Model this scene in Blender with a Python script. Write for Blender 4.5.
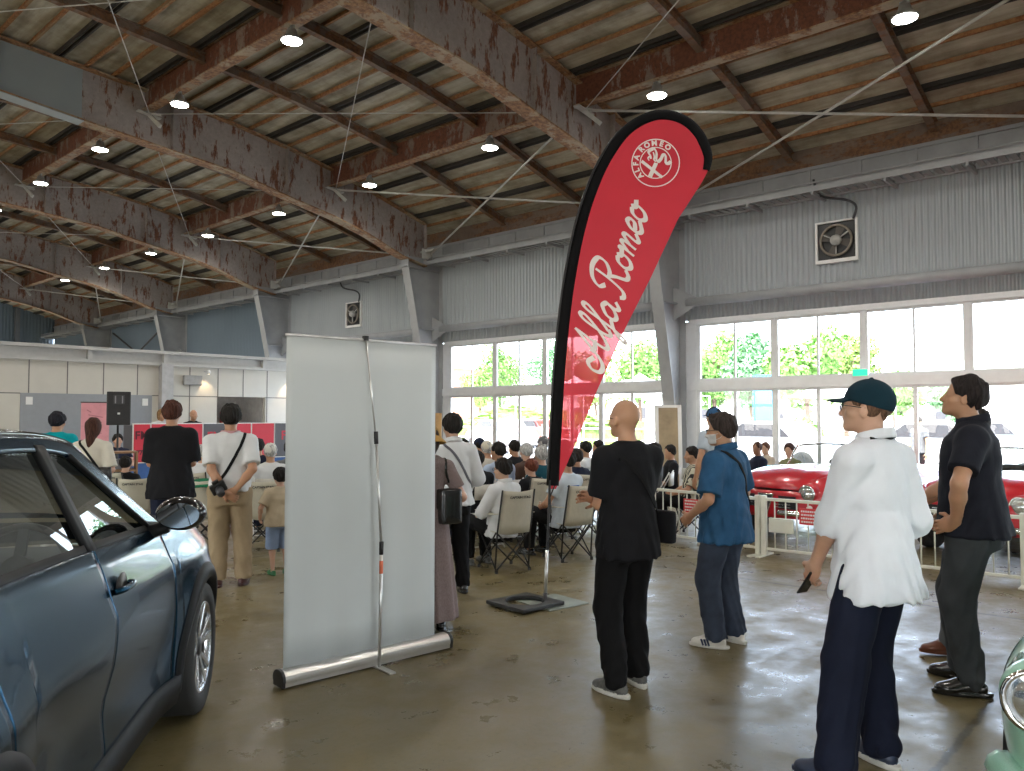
import bpy, bmesh, math, random
import numpy as np
from mathutils import Vector, Matrix
PI = math.pi
rad = math.radians
random.seed(7)
for o in list(bpy.data.objects): bpy.data.objects.remove(o)
SC = bpy.context.scene
COL = SC.collection
# ------------------------------------------------------------------ camera, sky, sun, exposure
EYE, AZ, PITCH, FPX = 1.6, rad(48.1), rad(2.2), 790.0
cam = bpy.data.cameras.new('camera'); cam.sensor_width = 36; cam.lens = 36 * FPX / 1024; cam.clip_end = 400; cam.clip_start = .05
camo = bpy.data.objects.new('camera', cam); COL.objects.link(camo); SC.camera = camo
camo.location = (0, 0, EYE); camo.rotation_euler = (PI/2 + PITCH, 0, -AZ)
w = bpy.data.worlds.new('sky'); SC.world = w; w.use_nodes = True
nt = w.node_tree; bg = nt.nodes['Background']
sky = nt.nodes.new('ShaderNodeTexSky'); sky.sky_type = 'NISHITA'; sky.sun_disc = False; sky.sun_elevation = rad(58); sky.sun_rotation = rad(250); sky.dust_density = 3
hz = nt.nodes.new('ShaderNodeMix'); hz.data_type = 'RGBA'; hz.inputs[0].default_value = .7; hz.inputs[7].default_value = (1, 1, 1, 1)
nt.links.new(sky.outputs[0], hz.inputs[6]); nt.links.new(hz.outputs[2], bg.inputs[0]); bg.inputs[1].default_value = 6.0
sd = bpy.data.lights.new('sun', 'SUN'); sd.energy = 22; sd.angle = rad(1); sd.color = (1, .96, .9)
so = bpy.data.objects.new('sun', sd); COL.objects.link(so); so.rotation_euler = (rad(32), 0, rad(200 + 50))
SC.view_settings.view_transform = 'Standard'; SC.view_settings.look = 'None'
SC.view_settings.gamma = 1; SC.view_settings.use_curve_mapping = False
SC.view_settings.exposure = 0.0
LAMP_POWER = 205
SC.cycles.max_bounces = 8; SC.cycles.transparent_max_bounces = 16; SC.cycles.sample_clamp_indirect = 4
SC.cycles.use_denoising = True
try: SC.cycles.use_light_tree = True
except Exception: pass
Fh = Vector((math.sin(AZ), math.cos(AZ), 0)); Rt = Vector((math.cos(AZ), -math.sin(AZ), 0))
def at(px, py, d):
    "world point seen at photo pixel (px, py) at horizontal depth d"
    x, y = (px - 512) / FPX, (385.5 - py) / FPX
    c, s = math.cos(PITCH), math.sin(PITCH)
    f, u = c - y * s, s + y * c
    k = d / f
    return Rt * (x * k) + Fh * d + Vector((0, 0, EYE + u * k))
def ground(px, d):
    p = at(px, 416, d); p.z = 0; return p
def camdir(lat, dep):
    "azimuth of a direction given as (sideways, away) from the camera"
    v = Rt * lat + Fh * dep
    return math.atan2(v.x, v.y)
# ------------------------------------------------------------------ materials
def new_mat(name):
    m = bpy.data.materials.new(name); m.use_nodes = True
    return m, m.node_tree, m.node_tree.nodes['Principled BSDF']
def N(nt, typ, **kw):
    n = nt.nodes.new(typ)
    for k, v in kw.items(): setattr(n, k, v)
    return n
def tc(nt, scale=(1, 1, 1), space='Object'):
    t = N(nt, 'ShaderNodeTexCoord'); mp = N(nt, 'ShaderNodeMapping'); mp.inputs['Scale'].default_value = scale
    nt.links.new(t.outputs[space], mp.inputs[0]); return mp.outputs[0]
def noise(nt, vec, scale, detail=4, rough=.55):
    n = N(nt, 'ShaderNodeTexNoise'); n.inputs['Scale'].default_value = scale; n.inputs['Detail'].default_value = detail
    n.inputs['Roughness'].default_value = rough
    nt.links.new(vec, n.inputs['Vector']); return n.outputs['Fac']
def ramp(nt, fac, stops):
    r = N(nt, 'ShaderNodeValToRGB'); cr = r.color_ramp
    while len(cr.elements) < len(stops): cr.elements.new(.5)
    for e, (p, c) in zip(cr.elements, stops):
        e.position = p; e.color = (*c, 1) if len(c) == 3 else c
    nt.links.new(fac, r.inputs[0]); return r.outputs[0]
def mixc(nt, fac, a, b, mode='MIX'):
    m = N(nt, 'ShaderNodeMix', data_type='RGBA', blend_type=mode)
    for inp, v in ((m.inputs[0], fac), (m.inputs[6], a), (m.inputs[7], b)):
        if isinstance(v, (int, float)): inp.default_value = v
        elif isinstance(v, tuple): inp.default_value = (*v, 1)
        else: nt.links.new(v, inp)
    return m.outputs[2]
def bump(nt, b, fac, strength=.3, dist=.01):
    n = N(nt, 'ShaderNodeBump'); n.inputs['Strength'].default_value = strength; n.inputs['Distance'].default_value = dist
    nt.links.new(fac, n.inputs['Height']); nt.links.new(n.outputs[0], b.inputs['Normal'])
_M = {}
def plain(name, col, rough=.5, metal=0, var=.12, scale=8, bmp=0, coat=0, spec=.5, tr=0, sheen=0):
    "one colour with a little natural variation"
    if name in _M: return _M[name]
    m, nt, b = new_mat(name)
    v = tc(nt)
    f = noise(nt, v, scale)
    lo = tuple(c * (1 - var) for c in col); hi = tuple(min(1, c * (1 + var)) for c in col)
    nt.links.new(ramp(nt, f, [(.3, lo), (.7, hi)]), b.inputs['Base Color'])
    b.inputs['Roughness'].default_value = rough; b.inputs['Metallic'].default_value = metal
    b.inputs['Coat Weight'].default_value = coat; b.inputs['Specular IOR Level'].default_value = spec
    if sheen: b.inputs['Sheen Weight'].default_value = sheen
    if tr: b.inputs['Transmission Weight'].default_value = tr
    if bmp: bump(nt, b, noise(nt, v, scale * 6), bmp)
    _M[name] = m; return m
def cloth(name, col, var=.1, weave=260, fold=.25):
    if name in _M: return _M[name]
    m, nt, b = new_mat(name); v = tc(nt)
    f = noise(nt, v, 9, 5)
    lo = tuple(c * (1 - var) for c in col); hi = tuple(min(1, c * (1 + var)) for c in col)
    nt.links.new(ramp(nt, f, [(.3, lo), (.7, hi)]), b.inputs['Base Color'])
    b.inputs['Roughness'].default_value = .85; b.inputs['Specular IOR Level'].default_value = .2
    v2 = tc(nt, (1, 1, .45)); g = noise(nt, v2, 7, 3); h = noise(nt, v, weave, 1)
    a = N(nt, 'ShaderNodeMath', operation='MULTIPLY_ADD'); a.inputs[1].default_value = .03
    nt.links.new(h, a.inputs[0]); nt.links.new(g, a.inputs[2])
    bump(nt, b, a.outputs[0], fold, .05)
    _M[name] = m; return m
def emit(name, col, s):
    if name in _M: return _M[name]
    m, nt, b = new_mat(name); b.inputs['Base Color'].default_value = (*col, 1)
    b.inputs['Emission Color'].default_value = (*col, 1); b.inputs['Emission Strength'].default_value = s
    _M[name] = m; return m
def glass(name, tint=(1, 1, 1), refl=.12, rough=0.0):
    if name in _M: return _M[name]
    m, nt, b = new_mat(name); nt.nodes.remove(b); out = [n for n in nt.nodes if n.type == 'OUTPUT_MATERIAL'][0]
    t = N(nt, 'ShaderNodeBsdfTransparent'); t.inputs[0].default_value = (*tint, 1)
    g = N(nt, 'ShaderNodeBsdfGlossy'); g.inputs['Roughness'].default_value = rough
    fr = N(nt, 'ShaderNodeFresnel'); fr.inputs[0].default_value = 1.45
    mu = N(nt, 'ShaderNodeMath', operation='MULTIPLY_ADD'); mu.inputs[1].default_value = 1.0; mu.inputs[2].default_value = refl * .3
    nt.links.new(fr.outputs[0], mu.inputs[0])
    mx = N(nt, 'ShaderNodeMixShader'); nt.links.new(mu.outputs[0], mx.inputs[0]); nt.links.new(t.outputs[0], mx.inputs[1]); nt.links.new(g.outputs[0], mx.inputs[2])
    nt.links.new(mx.outputs[0], out.inputs[0]); _M[name] = m; return m
# ------------------------------------------------------------------ mesh builder
class MB:
    def __init__(s): s.v = []; s.f = []; s.mi = []; s.cur = 0
    def add(s, vs, fs):
        n = len(s.v); s.v += [tuple(p) for p in vs]
        for f in fs: s.f.append(tuple(i + n for i in f)); s.mi.append(s.cur)
        return s
    def box(s, lo, hi, M=None):
        x0, y0, z0 = lo; x1, y1, z1 = hi
        vs = [(x0,y0,z0),(x1,y0,z0),(x1,y1,z0),(x0,y1,z0),(x0,y0,z1),(x1,y0,z1),(x1,y1,z1),(x0,y1,z1)]
        if M: vs = [M @ Vector(p) for p in vs]
        return s.add(vs, [(0,3,2,1),(4,5,6,7),(0,1,5,4),(1,2,6,5),(2,3,7,6),(3,0,4,7)])
    def cbox(s, c, d, M=None): return s.box([c[i]-d[i]/2 for i in range(3)], [c[i]+d[i]/2 for i in range(3)], M)
    def tube(s, pts, r, n=8, closed=False, cap=True):
        pts = [Vector(p) for p in pts]; m = len(pts); rs = r if isinstance(r, (list, tuple)) else [r] * m
        prev = None; rings = []
        for i, p in enumerate(pts):
            a = pts[(i - 1) % m] if (i or closed) else p; b = pts[(i + 1) % m] if (i < m - 1 or closed) else p
            t = (b - a).normalized() if (b - a).length > 1e-9 else Vector((0, 0, 1))
            if prev is None:
                u = t.cross(Vector((0, 0, 1)));
                if u.length < .1: u = t.cross(Vector((1, 0, 0)))
            else: u = prev - t * prev.dot(t)
            u.normalize(); prev = u; w_ = t.cross(u)
            rings.append([p + (u * math.cos(2*PI*k/n) + w_ * math.sin(2*PI*k/n)) * rs[i] for k in range(n)])
        vs = [q for rg in rings for q in rg]; fs = []
        for i in range(m if closed else m - 1):
            j = (i + 1) % m
            for k in range(n): fs.append((i*n+k, i*n+(k+1)%n, j*n+(k+1)%n, j*n+k))
        if cap and not closed: fs += [tuple(range(n))[::-1], tuple((m-1)*n + k for k in range(n))]
        return s.add(vs, fs)
    def bar(s, a, b, w, h, up=(0, 0, 1)):
        "rectangular bar from a to b, w wide (sideways) and h tall"
        a, b = Vector(a), Vector(b); t = (b - a).normalized(); u = Vector(up); sd = t.cross(u)
        if sd.length < 1e-4: sd = t.cross(Vector((1, 0, 0)))
        sd.normalize(); u = sd.cross(t)
        vs = [p + sd * (i * w/2) + u * (j * h/2) for p in (a, b) for i, j in ((-1,-1),(1,-1),(1,1),(-1,1))]
        return s.add(vs, [(0,3,2,1),(4,5,6,7),(0,1,5,4),(1,2,6,5),(2,3,7,6),(3,0,4,7)])
    def lathe(s, prof, c=(0,0,0), n=24, M=None):
        "prof: (r, z) list about z through c"
        vs = []; fs = []
        for r, z in prof:
            for k in range(n):
                p = Vector((c[0] + r*math.cos(2*PI*k/n), c[1] + r*math.sin(2*PI*k/n), c[2] + z))
                vs.append(M @ p if M else p)
        for i in range(len(prof)-1):
            for k in range(n): fs.append((i*n+k, i*n+(k+1)%n, (i+1)*n+(k+1)%n, (i+1)*n+k))
        fs += [tuple(range(n))[::-1], tuple((len(prof)-1)*n+k for k in range(n))]
        return s.add(vs, fs)
    def grid(s, rows, flip=False):
        "rows of points of equal length"
        n = len(rows[0]); vs = [p for r in rows for p in r]; fs = []
        for i in range(len(rows)-1):
            for k in range(n-1):
                f = (i*n+k, i*n+k+1, (i+1)*n+k+1, (i+1)*n+k); fs.append(f[::-1] if flip else f)
        return s.add(vs, fs)
    def prism(s, poly, fn0, fn1):
        "extrude 2-D polygon: fn0/fn1 map (u,v) to 3-D front and back"
        n = len(poly); vs = [fn0(*p) for p in poly] + [fn1(*p) for p in poly]
        return s.add(vs, [tuple(range(n)), tuple(range(n, 2*n))[::-1]] + [(i, i+n, (i+1)%n+n, (i+1)%n) for i in range(n)])
    def mesh(s, name, mats, smooth=False):
        me = bpy.data.meshes.new(name); me.from_pydata([tuple(v) for v in s.v], [], s.f)
        for m in (mats if isinstance(mats, (list, tuple)) else [mats]): me.materials.append(m)
        me.polygons.foreach_set('material_index', s.mi)
        if smooth: me.polygons.foreach_set('use_smooth', [True] * len(me.polygons))
        me.update(); return me
    def build(s, name, mats, parent=None, smooth=False, bevel=0, solid=0, subsurf=0, recalc=True, auto=None):
        me = s.mesh(name, mats, smooth)
        if recalc:
            bm = bmesh.new(); bm.from_mesh(me); bmesh.ops.recalc_face_normals(bm, faces=bm.faces); bm.to_mesh(me); bm.free()
        o = bpy.data.objects.new(name, me); COL.objects.link(o)
        if parent: o.parent = parent
        if solid: md = o.modifiers.new('solid', 'SOLIDIFY'); md.thickness = solid; md.offset = 0
        if bevel: md = o.modifiers.new('bevel', 'BEVEL'); md.width = bevel; md.segments = 2; md.limit_method = 'ANGLE'
        if subsurf: md = o.modifiers.new('sub', 'SUBSURF'); md.levels = md.render_levels = subsurf
        return o
def empty(name, loc=(0, 0, 0), rz=0):
    o = bpy.data.objects.new(name, None); COL.objects.link(o); o.location = loc; o.rotation_euler = (0, 0, rz); o.empty_display_size = .1; return o
def tag(o, label=None, cat=None, group=None, kind=None):
    if label: o['label'] = label
    if cat: o['category'] = cat
    if group: o['group'] = group
    if kind: o['kind'] = kind
    return o
def struct(o): o['kind'] = 'structure'; return o
def copy_tree(o, parent=None):
    c = o.copy(); COL.objects.link(c); c.parent = parent
    for ch in list(o.children):
        copy_tree(ch, c)
    return c
def text_mesh(name, s, size, mat, ext=.001, align='CENTER', bold=0, shear=0, spacing=1):
    cu = bpy.data.curves.new('t', 'FONT'); cu.body = s; cu.size = size; cu.extrude = ext; cu.align_x = align; cu.align_y = 'CENTER'
    cu.offset = bold; cu.shear = shear; cu.resolution_u = 3; cu.space_character = spacing
    t = bpy.data.objects.new('t', cu); COL.objects.link(t); bpy.context.view_layer.update()
    me = bpy.data.meshes.new_from_object(t.evaluated_get(bpy.context.evaluated_depsgraph_get()))
    bpy.data.objects.remove(t); bpy.data.curves.remove(cu)
    me.materials.clear(); me.materials.append(mat); me.name = name
    return me
def put_mesh(name, me, parent, M):
    o = bpy.data.objects.new(name, me); COL.objects.link(o)
    if parent: o.parent = parent
    o.matrix_local = M; return o
def frame_matrix(origin, xaxis, yaxis):
    x = Vector(xaxis).normalized(); z = x.cross(Vector(yaxis)).normalized(); y = z.cross(x)
    M = Matrix((x, y, z)).transposed().to_4x4(); M.translation = Vector(origin); return M
def catmull(pts, n=8, closed=False):
    P = [Vector(p) for p in pts]; m = len(P); out = []
    for i in range(m if closed else m - 1):
        p0 = P[(i-1) % m] if closed or i else P[0]; p1 = P[i]; p2 = P[(i+1) % m]; p3 = P[(i+2) % m] if closed or i+2 < m else P[-1]
        for k in range(n):
            t = k / n
            out.append(.5*((2*p1) + (p2-p0)*t + (2*p0-5*p1+4*p2-p3)*t*t + (3*p1-p0-3*p2+p3)*t**3))
    if not closed: out.append(P[-1])
    return out
# ------------------------------------------------------------------ hall materials
def m_floor():
    m, nt, b = new_mat('polished_concrete'); v = tc(nt)
    n1 = noise(nt, v, .35, 6, .6); n2 = noise(nt, v, 3.2, 8, .7); n3 = noise(nt, v, 38, 3, .7)
    c1 = ramp(nt, n1, [(.3, (.100, .076, .030)), (.5, (.145, .114, .050)), (.72, (.190, .155, .082))])
    c2 = mixc(nt, .55, c1, ramp(nt, n2, [(.3, (.6, .6, .58)), (.5, (.95, .95, .95)), (.7, (1.3, 1.28, 1.22))]), 'MULTIPLY')
    c3 = mixc(nt, .5, c2, ramp(nt, n3, [(.30, (.6, .6, .6)), (.46, (1, 1, 1)), (.62, (1.0, 1.0, 1.0)), (.74, (1.4, 1.4, 1.35))]), 'MULTIPLY')
    # construction joints
    def mth(op, a, b_=None, c=None):
        n = N(nt, 'ShaderNodeMath', operation=op)
        for i, q in enumerate((a, b_, c)):
            if q is None: continue
            if isinstance(q, (int, float)): n.inputs[i].default_value = q
            else: nt.links.new(q, n.inputs[i])
        return n.outputs[0]
    sx = N(nt, 'ShaderNodeSeparateXYZ'); nt.links.new(v, sx.inputs[0]); nj = noise(nt, v, 9, 5, .75)
    wob = mth('MULTIPLY_ADD', nj, .07, -.035)
    ly = mth('ABSOLUTE', mth('ADD', mth('SUBTRACT', mth('PINGPONG', mth('ADD', sx.outputs[1], 6.2), 3.6), 0), wob))      # joints on the frame lines
    lx = mth('ABSOLUTE', mth('SUBTRACT', mth('PINGPONG', mth('ADD', sx.outputs[0], 7.05), 3.6), mth('MULTIPLY', wob, .15)))
    crack = ramp(nt, mth('MINIMUM', ly, lx), [(.012, (.30, .28, .25)), (.026, (1, 1, 1))])
    nt.links.new(mixc(nt, .8, c3, crack, 'MULTIPLY'), b.inputs['Base Color'])
    r = ramp(nt, n2, [(.35, (.22,) * 3), (.65, (.55,) * 3)]); nt.links.new(r, b.inputs['Roughness'])
    b.inputs['Specular IOR Level'].default_value = .55
    bump(nt, b, n2, .12, .02); return m
def m_rust(name, paint, rust1=(.13, .045, .022), rust2=(.24, .10, .045), thr=.5, vert=(1, 1, .35)):
    m, nt, b = new_mat(name); v = tc(nt); vs = tc(nt, vert)
    n1 = noise(nt, vs, 3.1, 8, .72); n2 = noise(nt, v, 14, 6, .7); n3 = noise(nt, v, .8, 3)
    rc = ramp(nt, n2, [(.35, rust1), (.6, rust2)])
    pc = mixc(nt, .6, ramp(nt, n3, [(.3, tuple(c * .8 for c in paint)), (.7, tuple(min(1, c * 1.15) for c in paint))]), ramp(nt, n2, [(.3, (.7,) * 3), (.7, (1.15,) * 3)]), 'MULTIPLY')
    msk = ramp(nt, n1, [(thr - .02, (0, 0, 0)), (thr + .03, (1, 1, 1))])
    nt.links.new(mixc(nt, msk, pc, rc), b.inputs['Base Color']); b.inputs['Roughness'].default_value = .75
    bump(nt, b, n2, .3, .01); return m
def m_boards():
    m, nt, b = new_mat('roof_boards'); v = tc(nt); n1 = noise(nt, v, 1.3, 6, .65); n2 = noise(nt, tc(nt, (1, .12, 1)), 9, 4)
    c = ramp(nt, n1, [(.3, (.23, .20, .14)), (.5, (.40, .37, .29)), (.7, (.50, .47, .38))])
    nt.links.new(mixc(nt, .6, c, ramp(nt, n2, [(.35, (.6, .55, .5)), (.6, (1.1, 1.1, 1.1))]), 'MULTIPLY'), b.inputs['Base Color'])
    b.inputs['Roughness'].default_value = .9; return m
M_FLOOR = m_floor()
M_BEAM = m_rust('rusty_beam_paint', (.33, .295, .28), (.10, .035, .02), (.20, .09, .05), thr=.55, vert=(1.7, 1.7, .45))
M_FLANGE = m_rust('rusty_flange', (.36, .28, .19), (.13, .055, .03), (.34, .19, .09), thr=.47, vert=(.6, .6, .6))
M_GIRD = m_rust('rusty_girder', (.22, .17, .14), (.09, .03, .018), (.17, .06, .03), thr=.45, vert=(1, 1, .5))
M_PURL = m_rust('brown_purlin', (.18, .13, .10), (.10, .05, .03), (.22, .11, .05), thr=.5, vert=(1, .3, 1))
M_BATT = m_rust('rusty_batten', (.30, .19, .10), (.20, .08, .03), (.38, .19, .08), thr=.45, vert=(1, .3, 1))
M_DARKP = plain('dark_purlin', (.04, .036, .033), .8)
M_BOARD = m_boards()
M_STEEL = plain('grey_painted_steel', (.30, .31, .32), .5, var=.1, scale=3)
M_STEELD = plain('slate_painted_steel', (.17, .185, .21), .5, var=.1, scale=3)
M_ROD = plain('white_rod', (.5, .5, .48), .45)
M_CORR = plain('corrugated_sheet_paint', (.36, .39, .41), .5, var=.06, scale=.6)
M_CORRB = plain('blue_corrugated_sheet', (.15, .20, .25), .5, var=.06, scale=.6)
M_ALU = plain('window_aluminium', (.62, .63, .64), .35, metal=.3, var=.04)
M_PANE = glass('window_glass', (.96, .98, .98), .10)
M_PANEL = plain('cream_wall_panel', (.54, .52, .47), .6, var=.04, scale=2)
M_SEAM = plain('panel_seam', (.16, .155, .15), .7)
M_GREYDOOR = plain('grey_door_paint', (.27, .285, .31), .5, var=.04)
M_WHITE = plain('white_paint', (.75, .75, .74), .5, var=.03)
M_BLACK = plain('black_plastic', (.012, .012, .013), .4, var=.1)
M_DARK = plain('dark_grey_metal', (.05, .05, .055), .4, metal=.4)
XW, Y0, Y1, YP = 14.3, -13.4, 44.2, 20.5
FR = [-13.4 + 7.2 * i for i in range(9)]           # frame lines along the hall
XC = 1.0
TOP = [(0, 8.16), (3, 8.06), (4.5, 7.97), (6.6, 7.83), (8, 7.68), (9.4, 7.45), (10.5, 7.2), (11.9, 6.83), (13.35, 6.42), (13.5, 6.36)]
BOT = [(0, 7.2), (3, 7.1), (5.2, 6.88), (7.3, 6.71), (8.6, 6.45), (9.4, 6.32), (10.5, 6.1), (11.9, 5.62), (12.8, 5.45)]
def itp(tab, u):
    u = abs(u)
    for (a, p), (b, q) in zip(tab, tab[1:]):
        if u <= b: return p + (q - p) * (u - a) / (b - a)
    return tab[-1][1]
ztop = lambda x: itp(TOP, x - XC); zbot = lambda x: itp(BOT, x - XC)
xs_roof = sorted({XC + s * u for u, _ in TOP for s in (-1, 1)})
# floor
mb = MB(); mb.box((-30, -30, -.1), (XW + .25, 60, 0)); struct(mb.build('floor', M_FLOOR))
# roof deck
mb = MB(); rows = [[(x, Y0, ztop(x) + .10), (x, Y1, ztop(x) + .10)] for x in [XC - 14] + xs_roof + [XW + .7]]; mb.grid(rows)
struct(mb.build('ceiling', M_BOARD, solid=.06))
# battens and dark purlins run the length of the hall
i = 0; x = -12.0
while x < 14.1:
    dark = (i % 3 == 0)
    mb = MB(); sl = (ztop(x + .1) - ztop(x - .1)) / .2
    wd, hh = (.10, .10) if dark else (.035, .06)
    if dark:
        for dx in (-.045, .045): mb.bar((x + dx, Y0, ztop(x + dx) + .035), (x + dx, Y1, ztop(x + dx) + .035), .03, .07)
    else: mb.bar((x, Y0, ztop(x) + .035), (x, Y1, ztop(x) + .035), .045, .06)
    struct(mb.build('ceiling_purlin' if dark else 'ceiling_batten', M_DARKP if dark else M_BATT)); i += 1; x += .47
def ibeam_path(pts_top, pts_bot, y, web=.02, fl=.30, ft=.03, mats=(M_BEAM, M_FLANGE)):
    mb = MB()
    for (a, b), (c, d) in zip(zip(pts_top, pts_bot), zip(pts_top[1:], pts_bot[1:])):
        mb.cur = 0
        vs = [(p[0], y + s, p[1]) for s in (-web/2, web/2) for p in (a, b, d, c)]
        mb.add(vs, [(0,1,2,3), (7,6,5,4), (0,3,7,4), (1,5,6,2)])
        mb.cur = 1
        for (p, q), dz in (((a, c), -ft/2), ((b, d), ft/2)):
            mb.bar((p[0], y, p[1] + dz), (q[0], y, q[1] + dz), fl, ft)
    mb.cur = 0
    for p, q in list(zip(pts_top, pts_bot))[::2]:   # stiffeners
        mb.box((p[0] - .006, y - fl/2 + .02, q[1]), (p[0] + .006, y + fl/2 - .02, p[1]))
    return mb
for y in FR[:-1]:
    xs = sorted({XC + s * u for u in (0, 1.5, 3, 4.5, 6, 7.3, 8.6, 9.8, 10.8, 11.9, 12.7) for s in (-1, 1)})
    mb = ibeam_path([(x, ztop(x)) for x in xs], [(x, zbot(x)) for x in xs], y)
    struct(mb.build('roof_frame_beam', [M_BEAM, M_FLANGE]))
# repainted clean grey stretch on one beam
y = 15.4; xs = [2.2, 3, 4, 5, 5.35]; mb = MB()
mb.grid([[(x, y - .022, ztop(x) - .035), (x, y - .022, zbot(x) + .035)] for x in xs]); mb.grid([[(x, y - .155, zbot(x) - .006), (x, y + .155, zbot(x) - .006)] for x in xs])
struct(mb.build('beam_repainted_web', plain('fresh_grey_paint', (.27, .31, .32), .5, var=.04, scale=2), solid=.012))
# intermediate rafters and long girders
for f in FR[:-1]:
    for k in (1, 2):
        y = f + 2.4 * k; xs = [XC + u for u in (-13.2, -11.5, -9.4, -6.6, -3, 0, 3, 4.5, 6.6, 8, 9.4, 10.5, 11.9, 13.2)]
        mb = MB()
        for a, b in zip(xs, xs[1:]):
            mb.bar((a, y, ztop(a) - .1), (b, y, ztop(b) - .1), .015, .16); mb.bar((a, y, ztop(a) - .18), (b, y, ztop(b) - .18), .12, .02); mb.bar((a, y, ztop(a) - .02), (b, y, ztop(b) - .02), .12, .02)
        struct(mb.build('roof_rafter', M_PURL))
GX = (10.8, 6.5, 2.3, -1.9, -6.1)
for gx in GX:
    zt = ztop(gx) + .06; zb_ = zt - .46
    for f in FR[:-1]:
        a, b = f + .012, f + 7.188; mb = MB(); mb.cur = 0
        mb.box((gx - .012, a, zb_), (gx + .012, b, zt)); mb.cur = 1
        mb.box((gx - .1, a, zb_ - .02), (gx + .1, b, zb_)); mb.box((gx - .1, a, zt), (gx + .1, b, zt + .02))
        struct(mb.build('roof_girder', [M_GIRD, M_FLANGE]))
# white brace rods in the roof plane with their node brackets
def node(gx, y): return Vector((gx, y, ztop(gx) - .50))
def rod(a, b, r=.022, name='brace_rod'):
    mb = MB(); mb.tube([a, b], r, 6); struct(mb.build(name, M_ROD, smooth=True))
EAV = 13.75
for i, f in enumerate(FR[:-1]):
    for gx in GX:
        mb = MB(); n_ = node(gx, f); z = n_.z
        mb.bar((gx - .02, f - .05, z + .1), (gx + .1, f - .45, z - .28), .05, .07); mb.bar((gx - .22, f - .17, z + .02), (gx + .22, f - .17, z - .03), .12, .02)
        mb.bar((gx - .12, f - .05, z + .05), (gx + .15, f - .35, z - .02), .08, .02)
        struct(mb.build('brace_bracket', M_ROD))
    mb = MB(); mb.cbox((EAV - .1, f - .2, 5.78), (.35, .03, .25)); mb.cbox((EAV - .15, f - .25, 5.85), (.05, .5, .05)); struct(mb.build('brace_bracket', M_ROD))
    if f >= 36: continue
    g = f + 7.2
    e0, e1 = Vector((EAV, f + .1, 5.80)), Vector((EAV, g - .25, 5.80))
    rod(node(10.8, f) + Vector((.05, 0, 0)), e1); rod(node(10.8, g) + Vector((.05, -.2, 0)), e0)
    for a, b in zip(GX, GX[1:]):
        rod(node(a, f), node(b, g) + Vector((0, -.2, 0)), .009); rod(node(b, f), node(a, g) + Vector((0, -.2, 0)), .009)
# ceiling lamps: high-bay LED heads under the girders
M_LAMP = emit('lamp_glow', (1, .98, .86), 45)
M_LAMPB = plain('lamp_housing', (.45, .47, .48), .35, metal=.5)
first = None
LP = [(10.8, 2.9 + 3.68 * k) for k in range(-2, 9)] + [(6.5, 3.0 + 3.65 * k) for k in range(-2, 9)] + [(2.3, 3.0 + 3.65 * k) for k in range(-3, 9, 2)] + [(-1.9, 3.0 + 3.65 * k) for k in range(-3, 9, 2)] + [(-6.1, 3.0 + 3.65 * k) for k in range(-3, 9, 3)]
ORD = 'first second third fourth fifth sixth seventh eighth ninth tenth eleventh twelfth thirteenth'.split(); cnt = {}
for (gx, y) in LP:
    zb_ = ztop(gx) - .42
    ly = y
    if any(abs(ly - f) < .4 for f in FR): ly += .5
    if first is None:
        r = empty('ceiling_lamp'); first = r
        mb = MB(); mb.lathe([(.03, 0), (.03, -.05), (.07, -.06), (.09, -.14), (.16, -.2), (.165, -.23), (.155, -.23)], n=20); mb.build('housing', M_LAMPB, r, smooth=True)
        mb = MB(); mb.lathe([(.001, -.225), (.15, -.226), (.15, -.236), (.001, -.25)], n=20); mb.build('lens', M_LAMP, r, smooth=True)
        mb = MB(); mb.box((-.012, -.06, -.05), (.012, .06, .0)); mb.build('bracket', M_LAMPB, r)
        L = bpy.data.lights.new('lamp_light', 'SPOT'); L.energy = LAMP_POWER; L.spot_size = rad(165); L.spot_blend = .6; L.shadow_soft_size = .15; L.color = (1, .97, .9)
        lo = bpy.data.objects.new('lamp_light', L); COL.objects.link(lo); lo.parent = r; lo.location = (0, 0, -.27)
    else: r = copy_tree(first)
    r.location = (gx, ly, zb_); k = round((y - 2.95) / 3.66)
    gi = GX.index(gx); cnt[gx] = cnt.get(gx, 0) + 1
    tag(r, 'round lamp under the %s, %s from the camera end' % (('roof girder nearest the windows', 'second roof girder from the windows', 'third roof girder from the windows', 'fourth roof girder from the windows', 'roof girder farthest from the windows')[gi], ORD[cnt[gx] - 1]), 'ceiling lamp', 'round lamps under the roof girders')
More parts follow.
